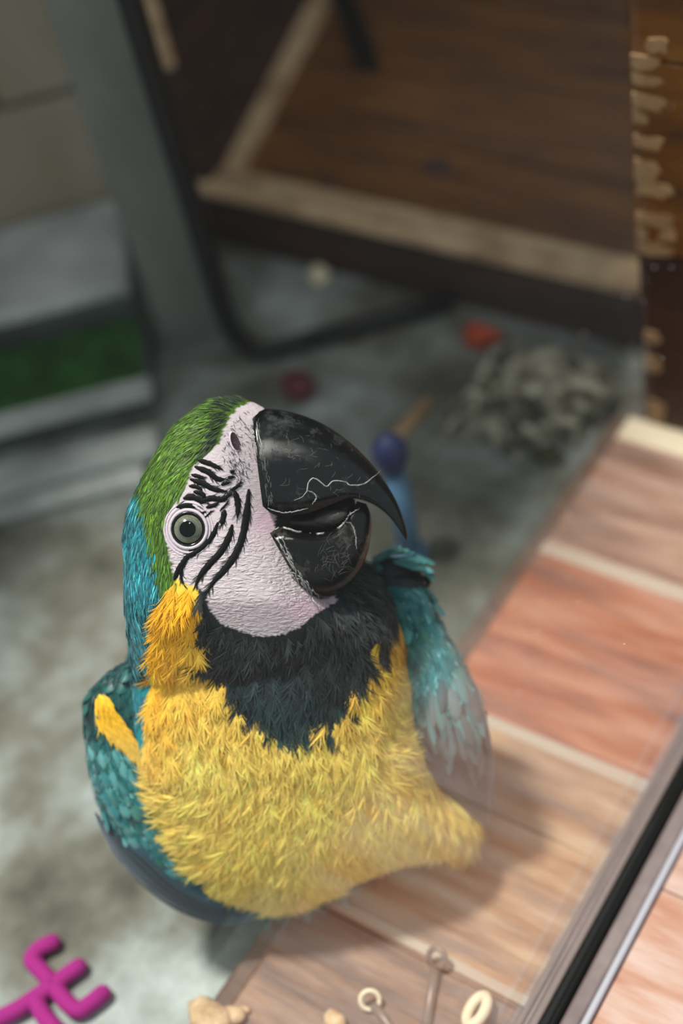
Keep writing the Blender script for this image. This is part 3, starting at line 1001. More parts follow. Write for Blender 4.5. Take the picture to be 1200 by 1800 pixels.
upper = beak_half('upper_beak',
                  [(444, 724), (466, 719), (500, 722), (540, 733), (580, 752), (618, 780), (650, 812), (676, 846), (696, 880), (709, 912), (716, 938), (715, 951)],
                  [(466, 890), (484, 904), (510, 906), (540, 902), (568, 893), (594, 882), (616, 876), (640, 880), (662, 890), (684, 908), (702, 932), (714, 951)],
                  [(0, 80), (0.1, 80), (0.35, 69), (0.6, 50), (0.8, 28), (0.93, 12), (1, 3)], M_beak)
lower = beak_half('lower_beak',
                  [(535, 1040), (560, 1053), (588, 1047), (612, 1030), (632, 1004), (646, 970), (652, 935), (651, 905), (644, 886)],
                  [(478, 936), (496, 926), (520, 931), (545, 937), (570, 936), (592, 928), (608, 914), (619, 897), (627, 881)],
                  [(0, 76), (0.2, 74), (0.6, 58), (0.85, 42), (1, 26)], M_beak_low, hollow=0.30, pw=0.7)
ubv, lbv = bvh_of(upper), bvh_of(lower)


def surf(bvh, px, py, lift=0.0, fallback=60):
    d = (px - 600) / F * RIGHT + (py - 900) / F * DOWN + FWD
    loc, n, _, _ = bvh.ray_cast(Vector(CAM + d * 0.3), Vector(nrm(d)))
    if loc is None:
        return hp(px, py, fallback), TOCAM
    n = np.array(n)
    n = n if n @ d < 0 else -n
    return np.array(loc) + n * lift, n


def join_tubes(name, paths, mat, parent, stuff=False):
    """several thin ridges on one surface, one part"""
    V, fs = [], []
    for pts, rad in paths:
        pts = np.asarray(pts); n = len(pts)
        tan = nrm(np.gradient(pts, axis=0)); a = nrm(np.cross(tan, TOCAM)); b = np.cross(tan, a)
        rr = rad * np.interp(np.linspace(0, 1, n), [0, 0.15, 0.85, 1], [0.25, 1, 1, 0.25])
        o0 = len(V)
        for i in range(n):
            for k in range(5):
                th = k * 2 * np.pi / 5
                V.append(pts[i] + rr[i] * (math.cos(th) * a[i] + math.sin(th) * b[i]))
        for i in range(n - 1):
            for k in range(5):
                l = (k + 1) % 5
                fs.append((o0 + i * 5 + k, o0 + i * 5 + l, o0 + i * 5 + 5 + l, o0 + i * 5 + 5 + k))
    o = mesh_obj(name, V, fs, mat, parent, True)
    if stuff:
        o['kind'] = 'stuff'
    return o


def on_path(bvh, px, n, wob=0.0, lift=0.00015):
    p = spline(px, n)
    p = p + rng.normal(0, wob, p.shape) if wob else p
    return [surf(bvh, a, b, lift)[0] for a, b in p]


ridges = [([(516, 880), (530, 874), (540, 862), (541, 850), (548, 841), (556, 842), (566, 850), (574, 855), (582, 848), (592, 845), (604, 846), (614, 852), (630, 853), (644, 848), (656, 838), (668, 828)], 1.3),
          ([(540, 862), (552, 868), (556, 876), (548, 886)], 1.0), ([(470, 893), (490, 900), (512, 900), (540, 894)], 1.1), ([(444, 740), (447, 770), (452, 800)], 1.2), ([(451, 742), (455, 765), (462, 790)], 1.0)]
for p, r_ in ridges:
    join_tubes('keratin_ridge', [(on_path(ubv, p, 40, 0.5), r_ * S0)], M_keratin, upper)
ridges = [([(479, 934), (492, 927), (510, 931), (530, 936), (552, 938), (572, 936), (592, 929), (606, 917), (616, 900)], 2.0), ([(606, 917), (618, 922), (624, 940), (627, 965)], 1.1),
          ([(600, 926), (615, 905), (632, 893)], 1.0)]
for p, r_ in ridges:
    join_tubes('keratin_ridge', [(on_path(lbv, p, 40, 0.6), r_ * S0)], M_keratin, lower)
# flaking edge where horn meets skin, and fine scratches
pth = []
for k in range(26):
    t = random.random(); a = np.array([482, 945]) * (1 - t) + np.array([540, 1038]) * t + np.array([-6, 5]) * math.sin(t * math.pi) + np.array([random.uniform(2, 13), random.uniform(-6, 2)])
    q = [a + np.array([5.5, 9]) * s + rng.normal(0, 1.6, 2) for s in (0, 0.7, 1.4, random.uniform(1.8, 3))]
    pth.append((on_path(lbv, q, 10), random.uniform(0.6, 1.3) * S0))
join_tubes('flaking_edge', pth, M_keratin, lower, True)
pth = []
for k in range(34):
    t = random.random(); a = np.array([446, 735]) * (1 - t) + np.array([468, 884]) * t + np.array([random.uniform(1, 13), 0])
    q = [a + np.array([1.5, 9]) * s + rng.normal(0, 1.2, 2) for s in (0, 0.5, random.uniform(0.8, 1.5))]
    pth.append((on_path(ubv, q, 8), random.uniform(0.4, 0.9) * S0))
for k in range(60):
    a = np.array([random.uniform(500, 660), random.uniform(760, 870)])
    if not inside(np.array([a[0]]), np.array([a[1]]), [(450, 740), (540, 745), (640, 820), (690, 890), (640, 870), (560, 885), (470, 880)])[0]:
        continue
    th = random.uniform(0, 3.14)
    q = [a, a + 5 * np.array([math.cos(th), math.sin(th)]), a + random.uniform(8, 16) * np.array([math.cos(th + 0.2), math.sin(th + 0.2)])]
    pth.append((on_path(ubv, q, 6), random.uniform(0.2, 0.4) * S0))
join_tubes('scratches', pth, M_scratch, upper, True)
pth = []
for k in range(60):
    a = np.array([random.gauss(585, 26), random.gauss(985, 26)])
    if not inside(np.array([a[0]]), np.array([a[1]]), [(500, 945), (600, 935), (635, 930), (640, 980), (600, 1030), (560, 1040), (530, 1010)])[0]:
        continue
    th = random.gauss(-1.0, 0.8)
    q = [a, a + 9 * np.array([math.cos(th), math.sin(th)]), a + random.uniform(6, 26) * np.array([math.cos(th + 0.15), math.sin(th + 0.15)])]
    pth.append((on_path(lbv, q, 8), random.uniform(0.18, 0.4) * S0))
join_tubes('scratches', pth, M_scratch, lower, True)

gape = Inflate([(468, 908), (500, 900), (545, 896), (590, 880), (612, 872), (624, 880), (622, 905), (605, 926), (575, 942), (530, 942), (490, 934)], lambda a, b: np.full(np.shape(a), 0.715), 46 * S0, step=3)
vg, fg = gape.mesh()
mouth = mesh_obj('mouth_lining', vg, fg, M_mouth, macaw, True)
tng = Inflate(spline([(545, 916), (560, 904), (580, 896), (600, 895), (610, 901), (606, 912), (590, 921), (565, 924), (545, 916)], 40), lambda a, b: np.full(np.shape(a), 0.715 - 38 * S0), 16 * S0, step=3)
vg, fg = tng.mesh()
mesh_obj('tongue', vg, fg, M_tongue, macaw, True)

# ---- eye, eyelid, nostril
ec, en = hit(331, 930)
en = nrm(en * 0.5 + TOCAM * 0.5)
ex = nrm(np.cross(DOWN, en)); ey = np.cross(en, ex)


def cap(name, R, a0, a1, mat, parent, centre, rings=10, seg=40):
    V, fs = [], []
    for i in range(rings + 1):
        a = a0 + (a1 - a0) * i / rings
        for k in range(seg):
            t = 2 * math.pi * k / seg
            V.append(centre + R * (math.sin(a) * (math.cos(t) * ex + math.sin(t) * ey) + math.cos(a) * en))
    for i in range(rings):
        for k in range(seg):
            l = (k + 1) % seg
            fs.append((i * seg + k, (i + 1) * seg + k, (i + 1) * seg + l, i * seg + l))
    return mesh_obj(name, V, fs, mat, parent, True)


M_eyeball = material('dark_eye_rim', lin(8, 9, 9), 0.15)
M_iris = material('grey_green_iris', lin(128, 130, 112), 0.18, noise=(900, 4, ramp(lin(84, 90, 78), lin(124, 124, 104)), (1, 1, 1)))
M_iris_in = material('inner_iris', lin(84, 92, 86), 0.15)
M_pupil = material('black_pupil', lin(2, 2, 3), 0.05, spec=0.25)
M_lid = material('pink_grey_eyelid', lin(200, 188, 198), 0.55, bump=(500, 0.5, 0.0008, (1, 1, 1)))
R_eye = 34 * S0
cen = ec - en * (R_eye * 0.62)
eye = cap('eye', R_eye, 0.0001, math.pi * 0.9, M_eyeball, macaw, cen, 18)
cap('iris', R_eye * 1.008, math.asin(17 / 34), math.asin(23.8 / 34), M_iris, eye, cen)
cap('inner_iris', R_eye * 1.009, math.asin(13.2 / 34), math.asin(17.2 / 34), M_iris_in, eye, cen)
cap('pupil', R_eye * 1.010, 0.0001, math.asin(13.8 / 34), M_pupil, eye, cen)
th = np.linspace(0, 2 * np.pi, 48, endpoint=False)
for rad, thick, mt in ((29, 2.6, M_eyeball), (33.5, 3.2, M_lid), (39, 2.6, M_lid), (44, 2.0, M_lid)):
    pts = []
    for t in th:
        a, b = 331 + rad * math.cos(t) * 0.97, 930 + rad * math.sin(t) * (1.0 + (0.06 if rad > 35 else 0))
        p, n_ = hit(a, b)
        pts.append(p + TOCAM * (0.0004 if rad < 35 else -0.0002))
    tube('eyelid', pts, thick * S0, mt, macaw, seg=8, closed=True)
pts = []
nc, nn_ = hit(412, 776)
nx = nrm(RIGHT - nn_ * (RIGHT @ nn_)); ny = nrm(np.cross(nn_, nx)); ny = ny if ny @ DOWN > 0 else -ny
V = []; fs = []
for i, (rr_, dz) in enumerate(((1.3, -0.0006), (1.12, 0.0002), (0.95, 0.0001), (0.6, -0.0002), (0.02, -0.0003))):
    for k in range(20):
        t = 2 * math.pi * k / 20
        a, b = 7.0 * rr_ * math.cos(t), 14 * rr_ * math.sin(t)
        V.append(nc + (a + b * 0.25) * S0 * nx + b * S0 * ny + nn_ * (dz + 0.0004))
for i in range(4):
    for k in range(20):
        l = (k + 1) % 20
        fs.append((i * 20 + k, i * 20 + l, i * 20 + 20 + l, i * 20 + 20 + k))
M_nostril = material('dark_nostril', lin(46, 26, 34), 0.7)
nos = mesh_obj('nostril', V, fs, M_lid, macaw, True)
nos.data.materials.append(M_nostril)
for i, p in enumerate(nos.data.polygons):
    p.material_index = 1 if i >= 20 else 0

# ---- rows of tiny black feathers striping the bare face
M_stripe = material('black_face_feathers', lin(8, 10, 11), 0.6, spec=0.12)
stripes = [([(437, 860), (435, 890), (431, 920), (424, 950), (412, 978), (394, 1002), (376, 1022), (360, 1048)], 11),
           ([(412, 862), (418, 885), (417, 912)], 9), ([(408, 922), (402, 945), (388, 970), (368, 992), (352, 1012), (344, 1030)], 10), ([(395, 896), (392, 912), (389, 924)], 7),
           ([(383, 918), (376, 936), (362, 956), (345, 970), (328, 980), (318, 1004), (322, 1026)], 9), ([(346, 808), (370, 816), (392, 826)], 6), ([(342, 820), (366, 830), (382, 842), (396, 842)], 7),
           ([(336, 834), (350, 838), (360, 842)], 5), ([(334, 842), (356, 850), (376, 860), (398, 864)], 7), ([(332, 854), (346, 856), (356, 862)], 5), ([(340, 864), (354, 868), (362, 876)], 6),
           ([(322, 876), (338, 874), (354, 880), (362, 884)], 8), ([(354, 880), (372, 876), (390, 878), (408, 866)], 7), ([(310, 892), (326, 888), (344, 892)], 9), ([(340, 900), (352, 902), (362, 900)], 5),
           ([(362, 892), (376, 888), (384, 884)], 5), ([(386, 898), (396, 888), (402, 880)], 2.5), ([(404, 830), (412, 828)], 4), ([(400, 840), (412, 838)], 4), ([(388, 852), (404, 848)], 4),
           ([(404, 862), (416, 856), (424, 846)], 4), ([(352, 912), (362, 908), (372, 898)], 3), ([(332, 968), (344, 962), (356, 950)], 5), ([(306, 1020), (314, 1000), (322, 985)], 6)]
for path, wd in stripes:
    wd = wd * (1.3 if wd <= 8 else 1.05)
    n = max(6, 6 * len(path))
    p = spline(path, n)
    tg = nrm(np.gradient(p, axis=0)); nr = np.stack([-tg[:, 1], tg[:, 0]], 1)
    wp = wd * 0.68 * np.interp(np.linspace(0, 1, n), [0, 0.2, 0.75, 1], [0.3, 1, 0.9, 0.12]) * (1 + 0.06 * rng.standard_normal(n))
    V = []; fs = []
    for i in range(n):
        for s, lf in ((-1, -0.0002), (-0.4, 0.0007), (0.4, 0.0007), (1, -0.0002)):
            q = p[i] + nr[i] * wp[i] * s
            V.append(hit(q[0], q[1], lf)[0])
    for i in range(n - 1):
        for k in range(3):
            fs.append((i * 4 + k, i * 4 + k + 1, i * 4 + 5 + k, i * 4 + 4 + k))
    st_ = mesh_obj('face_stripe', V, fs, M_stripe, macaw, True)
    # barbs fringing the row
    nb = int(np.linalg.norm(np.diff(p, axis=0), axis=1).sum() / 2.2)
    ii = rng.integers(0, n, nb)
    roots = []; Ns = []; Ts = []
    for i in ii:
        s = rng.uniform(-0.8, 0.8)
        q = p[i] + nr[i] * wp[i] * s
        a, nn2 = hit(q[0], q[1], 0.0002)
        dd = tg[i] + nr[i] * (s * 0.6 + rng.normal(0, 0.15))
        T = dd[0] * RIGHT + dd[1] * DOWN
        roots.append(a); Ns.append(nn2); Ts.append(nrm(T - nn2 * (T @ nn2)))
    f_ = strands('barbs', np.array(roots), np.array(Ns), np.array(Ts), rng.uniform(0.8, 1.5, nb) * (wd + 1.5) * S0, np.full(nb, 1.4 * S0), np.full(nb, 1.6 * S0), np.full(nb, 1.2 * S0), vary(np.tile(np.array(lin(8, 10, 11)), (nb, 1)), nb, 0.3), st_, 2)
# sparse bristles on the cere
nb = 260
bu = rng.normal(412, 16, nb); bv_ = rng.uniform(722, 850, nb)
ok = inside(bu, bv_, [(425, 715), (440, 720), (448, 800), (452, 850), (420, 850), (385, 800), (398, 760)])
bu, bv_ = bu[ok], bv_[ok]
hh = [hit(a, b) for a, b in zip(bu, bv_)]
bp_ = np.array([h_[0] for h_ in hh]); bn_ = np.array([h_[1] for h_ in hh])
ang = rng.normal(1.2, 0.5, len(bu))
strands('bristles', bp_, bn_, tangent(bp_, bn_, np.cos(ang), np.sin(ang)), rng.uniform(4, 10, len(bu)) * S0, np.full(len(bu), 1.0 * S0), np.full(len(bu), 2 * S0), np.full(len(bu), 0.5 * S0), np.tile(np.array(lin(30, 26, 30)), (len(bu), 1)), macaw, 2)


# ---- wings
def covert_mat(name, cols, rough=0.45):
    m = bpy.data.materials.new(name)
    m.use_nodes = True
    N, L = m.node_tree.nodes, m.node_tree.links
    b = N['Principled BSDF']
    b.inputs['Roughness'].default_value = rough
    b.inputs['Sheen Weight'].default_value = 0.3
    oi = N.new('ShaderNodeObjectInfo')
    r = N.new('ShaderNodeValToRGB')
    while len(r.color_ramp.elements) < len(cols):
        r.color_ramp.elements.new(0.5)
    for i, (e, c) in enumerate(zip(r.color_ramp.elements, cols)):
        e.position = i / (len(cols) - 1); e.color = (*c, 1)
    L.new(oi.outputs['Random'], r.inputs[0])
    # barbs running off the shaft
    tc = N.new('ShaderNodeTexCoord'); sx = N.new('ShaderNodeSeparateXYZ'); L.new(tc.outputs['Object'], sx.inputs[0])
    ab = N.new('ShaderNodeMath'); ab.operation = 'ABSOLUTE'; L.new(sx.outputs[0], ab.inputs[0])
    sb = N.new('ShaderNodeMath'); sb.operation = 'SUBTRACT'; L.new(sx.outputs[1], sb.inputs[0]); L.new(ab.outputs[0], sb.inputs[1])
    ml = N.new('ShaderNodeMath'); ml.operation = 'MULTIPLY'; ml.inputs[1].default_value = 80.0; L.new(sb.outputs[0], ml.inputs[0])
    sn = N.new('ShaderNodeMath'); sn.operation = 'SINE'; L.new(ml.outputs[0], sn.inputs[0])
    mr = N.new('ShaderNodeMapRange'); mr.inputs['From Min'].default_value = -1; mr.inputs['To Min'].default_value = 0.72; mr.inputs['To Max'].default_value = 1.12
    L.new(sn.outputs[0], mr.inputs['Value'])
    mx = N.new('ShaderNodeMix'); mx.data_type = 'RGBA'; mx.blend_type = 'MULTIPLY'; mx.inputs['Factor'].default_value = 1.0
    L.new(r.outputs[0], mx.inputs[6]); L.new(mr.outputs[0], mx.inputs[7])
    L.new(mx.outputs[2], b.inputs['Base Color'])
    return m


TD, TM, TL, TG = lin(8, 62, 66), lin(18, 112, 118), lin(96, 170, 172), lin(16, 100, 84)
M_cov_dark = covert_mat('dark_green_covert', [lin(6, 56, 54), lin(10, 84, 78), lin(14, 96, 92), lin(8, 66, 70)])
M_cov_teal = covert_mat('teal_covert', [TD, TM, lin(44, 132, 138), lin(104, 176, 178), TG, lin(70, 140, 144)])
M_cov_pale = covert_mat('pale_teal_covert', [lin(30, 92, 96), lin(84, 136, 140), lin(46, 82, 92), lin(96, 122, 128), lin(56, 54, 62)])
M_cov_slate = covert_mat('slate_blue_flight', [lin(16, 50, 68), lin(26, 74, 96), lin(14, 36, 48), lin(34, 88, 108)], 0.6)
M_cov_mauve = covert_mat('dusky_blue_flight', [lin(40, 54, 66), lin(54, 70, 82), lin(32, 42, 54), lin(46, 58, 72)], 0.6)
M_wing_under = material('wing_base', lin(10, 52, 60), 0.7)
M_wing_under2 = material('wing_base_dark', lin(24, 34, 40), 0.7)


def feather_mesh(name, widths, arch, mat, tipcurl=0.0):
    V, fs = [], []
    n = len(widths)
    for i, (y, w) in enumerate(widths):
        zc = arch * (1 - (2 * y - 0.9) ** 2) - tipcurl * y * y
        for s, dz in ((-1, -0.5 * w), (-0.5, -0.10 * w), (0, 0.10 * w), (0.5, -0.10 * w), (1, -0.5 * w)):
            V.append((s * w, y - abs(s) * 0.04, zc + dz * 0.6))
    for i in range(n - 1):
        for k in range(4):
            fs.append((i * 5 + k, i * 5 + k + 1, i * 5 + 6 + k, i * 5 + 5 + k))
    me = bpy.data.meshes.new(name)
    me.from_pydata(V, [], fs); me.update()
    me.polygons.foreach_set('use_smooth', [True] * len(me.polygons))
    me.materials.append(mat)
    return me


W_round = [(0, 0.10), (0.25, 0.26), (0.5, 0.33), (0.75, 0.32), (0.92, 0.20), (1.0, 0.03)]
W_long = [(0, 0.05), (0.25, 0.13), (0.55, 0.17), (0.8, 0.15), (0.94, 0.09), (1.0, 0.01)]


def place_feather(me, name, inf, u, v, du, dv, ln, wd, parent, lift=0.0004, tilt=0.10):
    p = inf.point(np.array([u]), np.array([v]))[0]
    n = inf.normal(np.array([u]), np.array([v]))[0]
    T = du * RIGHT + dv * DOWN
    T = nrm(T - n * (T @ n)); T = nrm(T + n * tilt)
    B = nrm(np.cross(T, n)); n2 = np.cross(B, T)
    Ls, Ws = ln * S0, wd * S0
    o = bpy.data.objects.new(name, me)
    COL.objects.link(o)
    mw = Matrix.Identity(4)
    p = p + n * lift
    for i in range(3):
        mw[i][0], mw[i][1], mw[i][2], mw[i][3] = B[i] * Ws, T[i] * Ls, n2[i] * Ls, p[i]
    o.parent = parent
    o.matrix_parent_inverse = parent.matrix_world.inverted()
    o.matrix_basis = mw
    return o


def wing_solid(name, poly, depth, thick, mat):
    inf = Inflate(poly, depth, thick, step=4, cap=1.3)
    vg, fg = inf.mesh()
    o = mesh_obj(name, vg, fg, mat, macaw, True)
    md = o.modifiers.new('smooth', 'SMOOTH'); md.iterations = 4
    return inf, o


lw_poly = spline([(262, 1140), (225, 1160), (186, 1186), (152, 1226), (153, 1290), (160, 1352), (178, 1420), (212, 1488), (262, 1544), (330, 1592), (398, 1612), (446, 1606), (474, 1582), (474, 1556),
                  (430, 1540), (400, 1480), (360, 1400), (340, 1300), (310, 1200), (262, 1140)], 110)
lw_inf, lwing = wing_solid('folded_wing', lw_poly, dcurve([(1140, 0.752), (1230, 0.757), (1400, 0.772), (1620, 0.802)]), 0.018, M_wing_under)
rw_poly = spline([(650, 992), (690, 978), (732, 990), (746, 1030), (786, 1118), (824, 1182), (850, 1250), (861, 1320), (858, 1400), (852, 1440), (820, 1424), (770, 1390), (735, 1355), (715, 1300), (700, 1200), (690, 1110), (665, 1050), (650, 992)], 110)
rw_inf, rwing = wing_solid('folded_wing', rw_poly, dcurve([(980, 0.775), (1100, 0.772), (1250, 0.775), (1450, 0.805)]), 0.018, M_wing_under2)

GL = np.array([(200, 1180, -0.3, 0.95), (240, 1230, 0.3, 0.95), (160, 1250, 0.15, 1), (190, 1330, 0.2, 1), (260, 1330, 0.35, 0.93), (180, 1420, 0.4, 0.92), (280, 1440, 0.4, 0.92), (240, 1510, 0.65, 0.75), (330, 1560, 0.9, 0.45), (430, 1590, 1, -0.1)])
GR = np.array([(680, 1000, 0.95, 0.25), (740, 1010, 0.8, 0.6), (720, 1080, 0.25, 0.97), (770, 1110, 0.45, 0.9), (740, 1200, 0.15, 1), (820, 1220, 0.35, 0.93), (760, 1300, 0.35, 0.93), (850, 1330, 0.05, 1), (800, 1390, 0.4, 0.9)])


def flow(G, u, v):
    w = 1 / ((G[:, 0] - u) ** 2 + (G[:, 1] - v) ** 2 + 50) ** 1.5
    d = np.array([(w * G[:, 2]).sum(), (w * G[:, 3]).sum()])
    return d / np.linalg.norm(d)


me_dark = feather_mesh('covert_dark', W_round, 0.05, M_cov_dark)
me_teal = feather_mesh('covert_teal', W_round, 0.05, M_cov_teal)
me_pale = feather_mesh('covert_pale', W_long, 0.03, M_cov_pale)
me_slate = feather_mesh('flight_slate', W_long, 0.02, M_cov_slate)
me_mauve = feather_mesh('flight_mauve', W_long, 0.02, M_cov_mauve)
inner_l = [(262, 1130), (140, 1200), (140, 1300), (170, 1440), (240, 1540), (300, 1560), (345, 1520), (312, 1440), (292, 1370), (290, 1300), (268, 1200)]
row = 0
v = 1165.0
while v < 1540:
    u = 150.0 + (row % 2) * 11
    while u < 340:
        a, b = u + random.uniform(-3, 3), v + random.uniform(-3, 3)
        if inside(np.array([a]), np.array([b]), inner_l)[0] and lw_inf.height(a, b) > 0.22:
            d = flow(GL, a, b)
            up = b < 1290 - (a - 200) * 0.1
            ln = 40 if up else 46
            place_feather(me_dark if up else me_teal, 'covert_feather', lw_inf, a, b, d[0] + random.gauss(0, 0.1), d[1], ln * random.uniform(0.85, 1.15), ln * 0.85, lwing, 0.0002, 0.07)
        u += 22
    v += 19; row += 1


def long_feather(name, inf, path, wd, mat, parent, lift, n=18):
    """a flight feather laid along a path over the wing"""
    p = spline(path, n)
    tg = nrm(np.gradient(p, axis=0)); nr = np.stack([-tg[:, 1], tg[:, 0]], 1)
    w = wd * 0.5 * np.interp(np.linspace(0, 1, n), [0, 0.2, 0.7, 0.92, 1], [0.45, 0.9, 1, 0.7, 0.12])
    base = inf.point(p[:, 0], p[:, 1]); N_ = inf.normal(p[:, 0], p[:, 1])
    T = nrm(np.gradient(base, axis=0)); B = nrm(np.cross(N_, T))
    V, fs = [], []
    for i in range(n):
        for s, z_ in ((-1, -0.0012), (-0.5, -0.0002), (0, 0.0003), (0.5, -0.0002), (1, -0.0012)):
            V.append(base[i] + B[i] * w[i] * s * S0 + N_[i] * (lift + z_))
    for i in range(n - 1):
        for k in range(4):
            fs.append((i * 5 + k, i * 5 + k + 1, i * 5 + 6 + k, i * 5 + 5 + k))
    o = mesh_obj(name, V, fs, mat, parent, True)
    return o


for k in range(6):
    off = np.array([1.0, -0.75]) * (k * 7)
    pth_ = [np.array(q) + off * sc for q, sc in (((186, 1418 + 14 * k), 1.0), ((202, 1464 + 8 * k), 1), ((228, 1507), 1), ((282, 1558), 1), ((345, 1592), 0.9), ((410, 1604), 0.7), ((474 - 14 * k, 1582 + k), 0.4))]
    long_feather('flight_feather', lw_inf, pth_, 30, M_cov_slate, lwing, 0.0012 + 0.0006 * (5 - k))
# yellow feathers of the wing bend
streak = [(174, 1222), (184, 1211), (200, 1218), (214, 1244), (236, 1276), (262, 1304), (284, 1326), (280, 1350), (262, 1346), (244, 1318), (220, 1296), (196, 1280), (178, 1258)]
nb = 5200
su, sv = rng.uniform(170, 290, nb), rng.uniform(1205, 1355, nb)
ok = inside(su, sv, streak); su, sv = su[ok], sv[ok]; nb = len(su)
sp_ = lw_inf.point(su, sv) + TOCAM * 0.0022; sn_ = lw_inf.normal(su, sv)
cc = mixc(np.tile(np.array(lin(244, 190, 30)), (nb, 1)), np.tile(np.array(lin(226, 190, 90)), (nb, 1)), np.clip((sv - 1250) / 60 + rng.normal(0, 0.2, nb), 0, 1))
strands('wing_bend_feathers', sp_, sn_, tangent(sp_, sn_, 0.45 + rng.normal(0, 0.2, nb), 0.85 + rng.normal(0, 0.1, nb)), rng.uniform(16, 30, nb) * S0, np.full(nb, 2.6 * S0), np.full(nb, 6 * S0), np.full(nb, 5 * S0), vary(cc, nb, 0.12), lwing, 3)

# right wing
inner_r = [(645, 990), (690, 970), (750, 990), (760, 1040), (800, 1110), (840, 1180), (850, 1250), (800, 1260), (770, 1290), (735, 1300), (712, 1290), (705, 1200), (690, 1120), (672, 1060)]
row = 0
v = 1032.0
while v < 1300:
    u = 660.0 + (row % 2) * 11
    while u < 860:
        a, b = u + random.uniform(-3, 3), v + random.uniform(-3, 3)
        if inside(np.array([a]), np.array([b]), inner_r)[0] and rw_inf.height(a, b) > 0.2:
            d = flow(GR, a, b)
            place_feather(me_teal, 'covert_feather', rw_inf, a, b, d[0] + random.gauss(0, 0.12), d[1], 42 * random.uniform(0.85, 1.15), 38, rwing, 0.0004, 0.04)
        u += 21
    v += 19; row += 1
for path, wd in (([(716, 1262), (722, 1310), (742, 1354), (778, 1392), (812, 1420)], 34), ([(735, 1262), (752, 1320), (790, 1384), (830, 1432)], 38), ([(756, 1262), (780, 1330), (815, 1392), (846, 1440)], 38),
                 ([(782, 1250), (806, 1320), (832, 1380), (856, 1448)], 38), ([(806, 1230), (830, 1300), (846, 1370), (860, 1440)], 34), ([(826, 1210), (848, 1280), (858, 1350), (862, 1410)], 26)):
    long_feather('flight_feather', rw_inf, path, wd, M_cov_mauve, rwing, 0.0016 + 0.0004 * random.random())
for a, b, ln in ((772, 1190, 90), (796, 1180, 95), (756, 1215, 80), (786, 1225, 95), (808, 1215, 95), (822, 1252, 85), (796, 1262, 90), (770, 1252, 80), (744, 1262, 60), (826, 1290, 80)):
    d = flow(GR, a, b)
    for da, db in ((0, 0), (11, 16), (-10, 24)):
        if rw_inf.height(a + da, b + db) > 0.3:
            place_feather(me_pale, 'covert_feather', rw_inf, a + da, b + db, d[0] + random.gauss(0, 0.12), d[1], ln * random.uniform(0.6, 0.95), ln * random.uniform(0.5, 0.75), rwing, 0.0018 + 0.0008 * random.random(), 0.02)


def wing_barbs(inf, poly, G, n, cols, parent, lift=0.0008):
    bu_ = rng.uniform(min(p[0] for p in poly), max(p[0] for p in poly), n); bv2 = rng.uniform(min(p[1] for p in poly), max(p[1] for p in poly), n)
    ok_ = inside(bu_, bv2, poly) & (inf.height(bu_, bv2) > 0.2)
    bu_, bv2 = bu_[ok_], bv2[ok_]; n = len(bu_)
    d_ = np.array([flow(G, a, b) for a, b in zip(bu_, bv2)]) + rng.normal(0, 0.22, (n, 2))
    p_ = inf.point(bu_, bv2); n_ = inf.normal(bu_, bv2)
    # neighbouring barbs share a tone, so small mottled feathers appear
    cell = (np.floor((bu_ + 0.4 * bv2) / 15).astype(int) * 31 + np.floor((bv2 - 0.3 * bu_) / 19).astype(int) * 17) % 97
    cc_ = np.array(cols)[(cell * 7 + (rng.random(n) < 0.25) * rng.integers(0, 9, n)) % len(cols)]
    strands('covert_barbs', p_ + n_ * lift, n_, tangent(p_, n_, d_[:, 0], d_[:, 1]), rng.uniform(12, 24, n) * S0, rng.uniform(1.8, 3.2, n) * S0, rng.uniform(1, 5, n) * S0, np.full(n, 2.0 * S0), vary(cc_, n, 0.2), parent, 2)


wing_barbs(lw_inf, [(150, 1290), (190, 1285), (225, 1310), (280, 1355), (330, 1480), (310, 1530), (230, 1490), (175, 1400)], GL, 4500, [lin(24, 110, 112), lin(96, 164, 164), lin(14, 84, 88), lin(140, 192, 192), lin(28, 118, 98), lin(60, 136, 140), lin(120, 178, 176)], lwing)
wing_barbs(lw_inf, [(150, 1228), (200, 1180), (262, 1150), (275, 1290), (240, 1270), (205, 1215), (180, 1205), (168, 1230), (180, 1280), (155, 1290)], GL, 6000, [lin(8, 70, 68), lin(12, 92, 88), lin(6, 52, 54), lin(10, 80, 84)], lwing)
wing_barbs(rw_inf, [(672, 1032), (740, 1030), (790, 1115), (845, 1220), (850, 1262), (800, 1250), (760, 1290), (716, 1300), (704, 1200), (690, 1120)], GR, 5000, [lin(20, 106, 112), lin(110, 184, 188), lin(10, 74, 80), lin(50, 146, 152), lin(12, 92, 82), lin(150, 204, 206), lin(16, 70, 86)], rwing)
M_shaft = material('cream_quill', lin(226, 204, 170), 0.5)
q = spline([(738, 1366), (758, 1386), (780, 1402), (804, 1416)], 10)
tube('quill', rw_inf.point(q[:, 0], q[:, 1]) + TOCAM * 0.004, np.linspace(3.0, 5.5, 10) * S0, M_shaft, rwing, seg=7)
# bright shoulder tuft over the bend of the wing
me_sh = feather_mesh('shoulder_teal', W_long, 0.02, M_cov_teal)
for k in range(26):
    a, b = 648 + 3.3 * k + random.uniform(-3, 3), 993 - 6 * math.sin(k / 25 * 3.0) + random.uniform(-8, 9)
    place_feather(me_sh, 'shoulder_feather', rw_inf, a, b, 0.95, 0.18 + 0.008 * k + random.gauss(0, 0.08), 44, 46, rwing, 0.003 + 0.001 * random.random(), 0.05)
strap_q = spline([(690, 1012), (715, 1010), (738, 1014), (752, 1022), (748, 1034)], 14)
tube('dark_shoulder_edge', rw_inf.point(strap_q[:, 0], strap_q[:, 1]) + TOCAM * 0.002, np.interp(np.linspace(0, 1, 14), [0, 0.5, 0.85, 1], [1, 6, 5, 1]) * S0, M_stripe, rwing, seg=8)

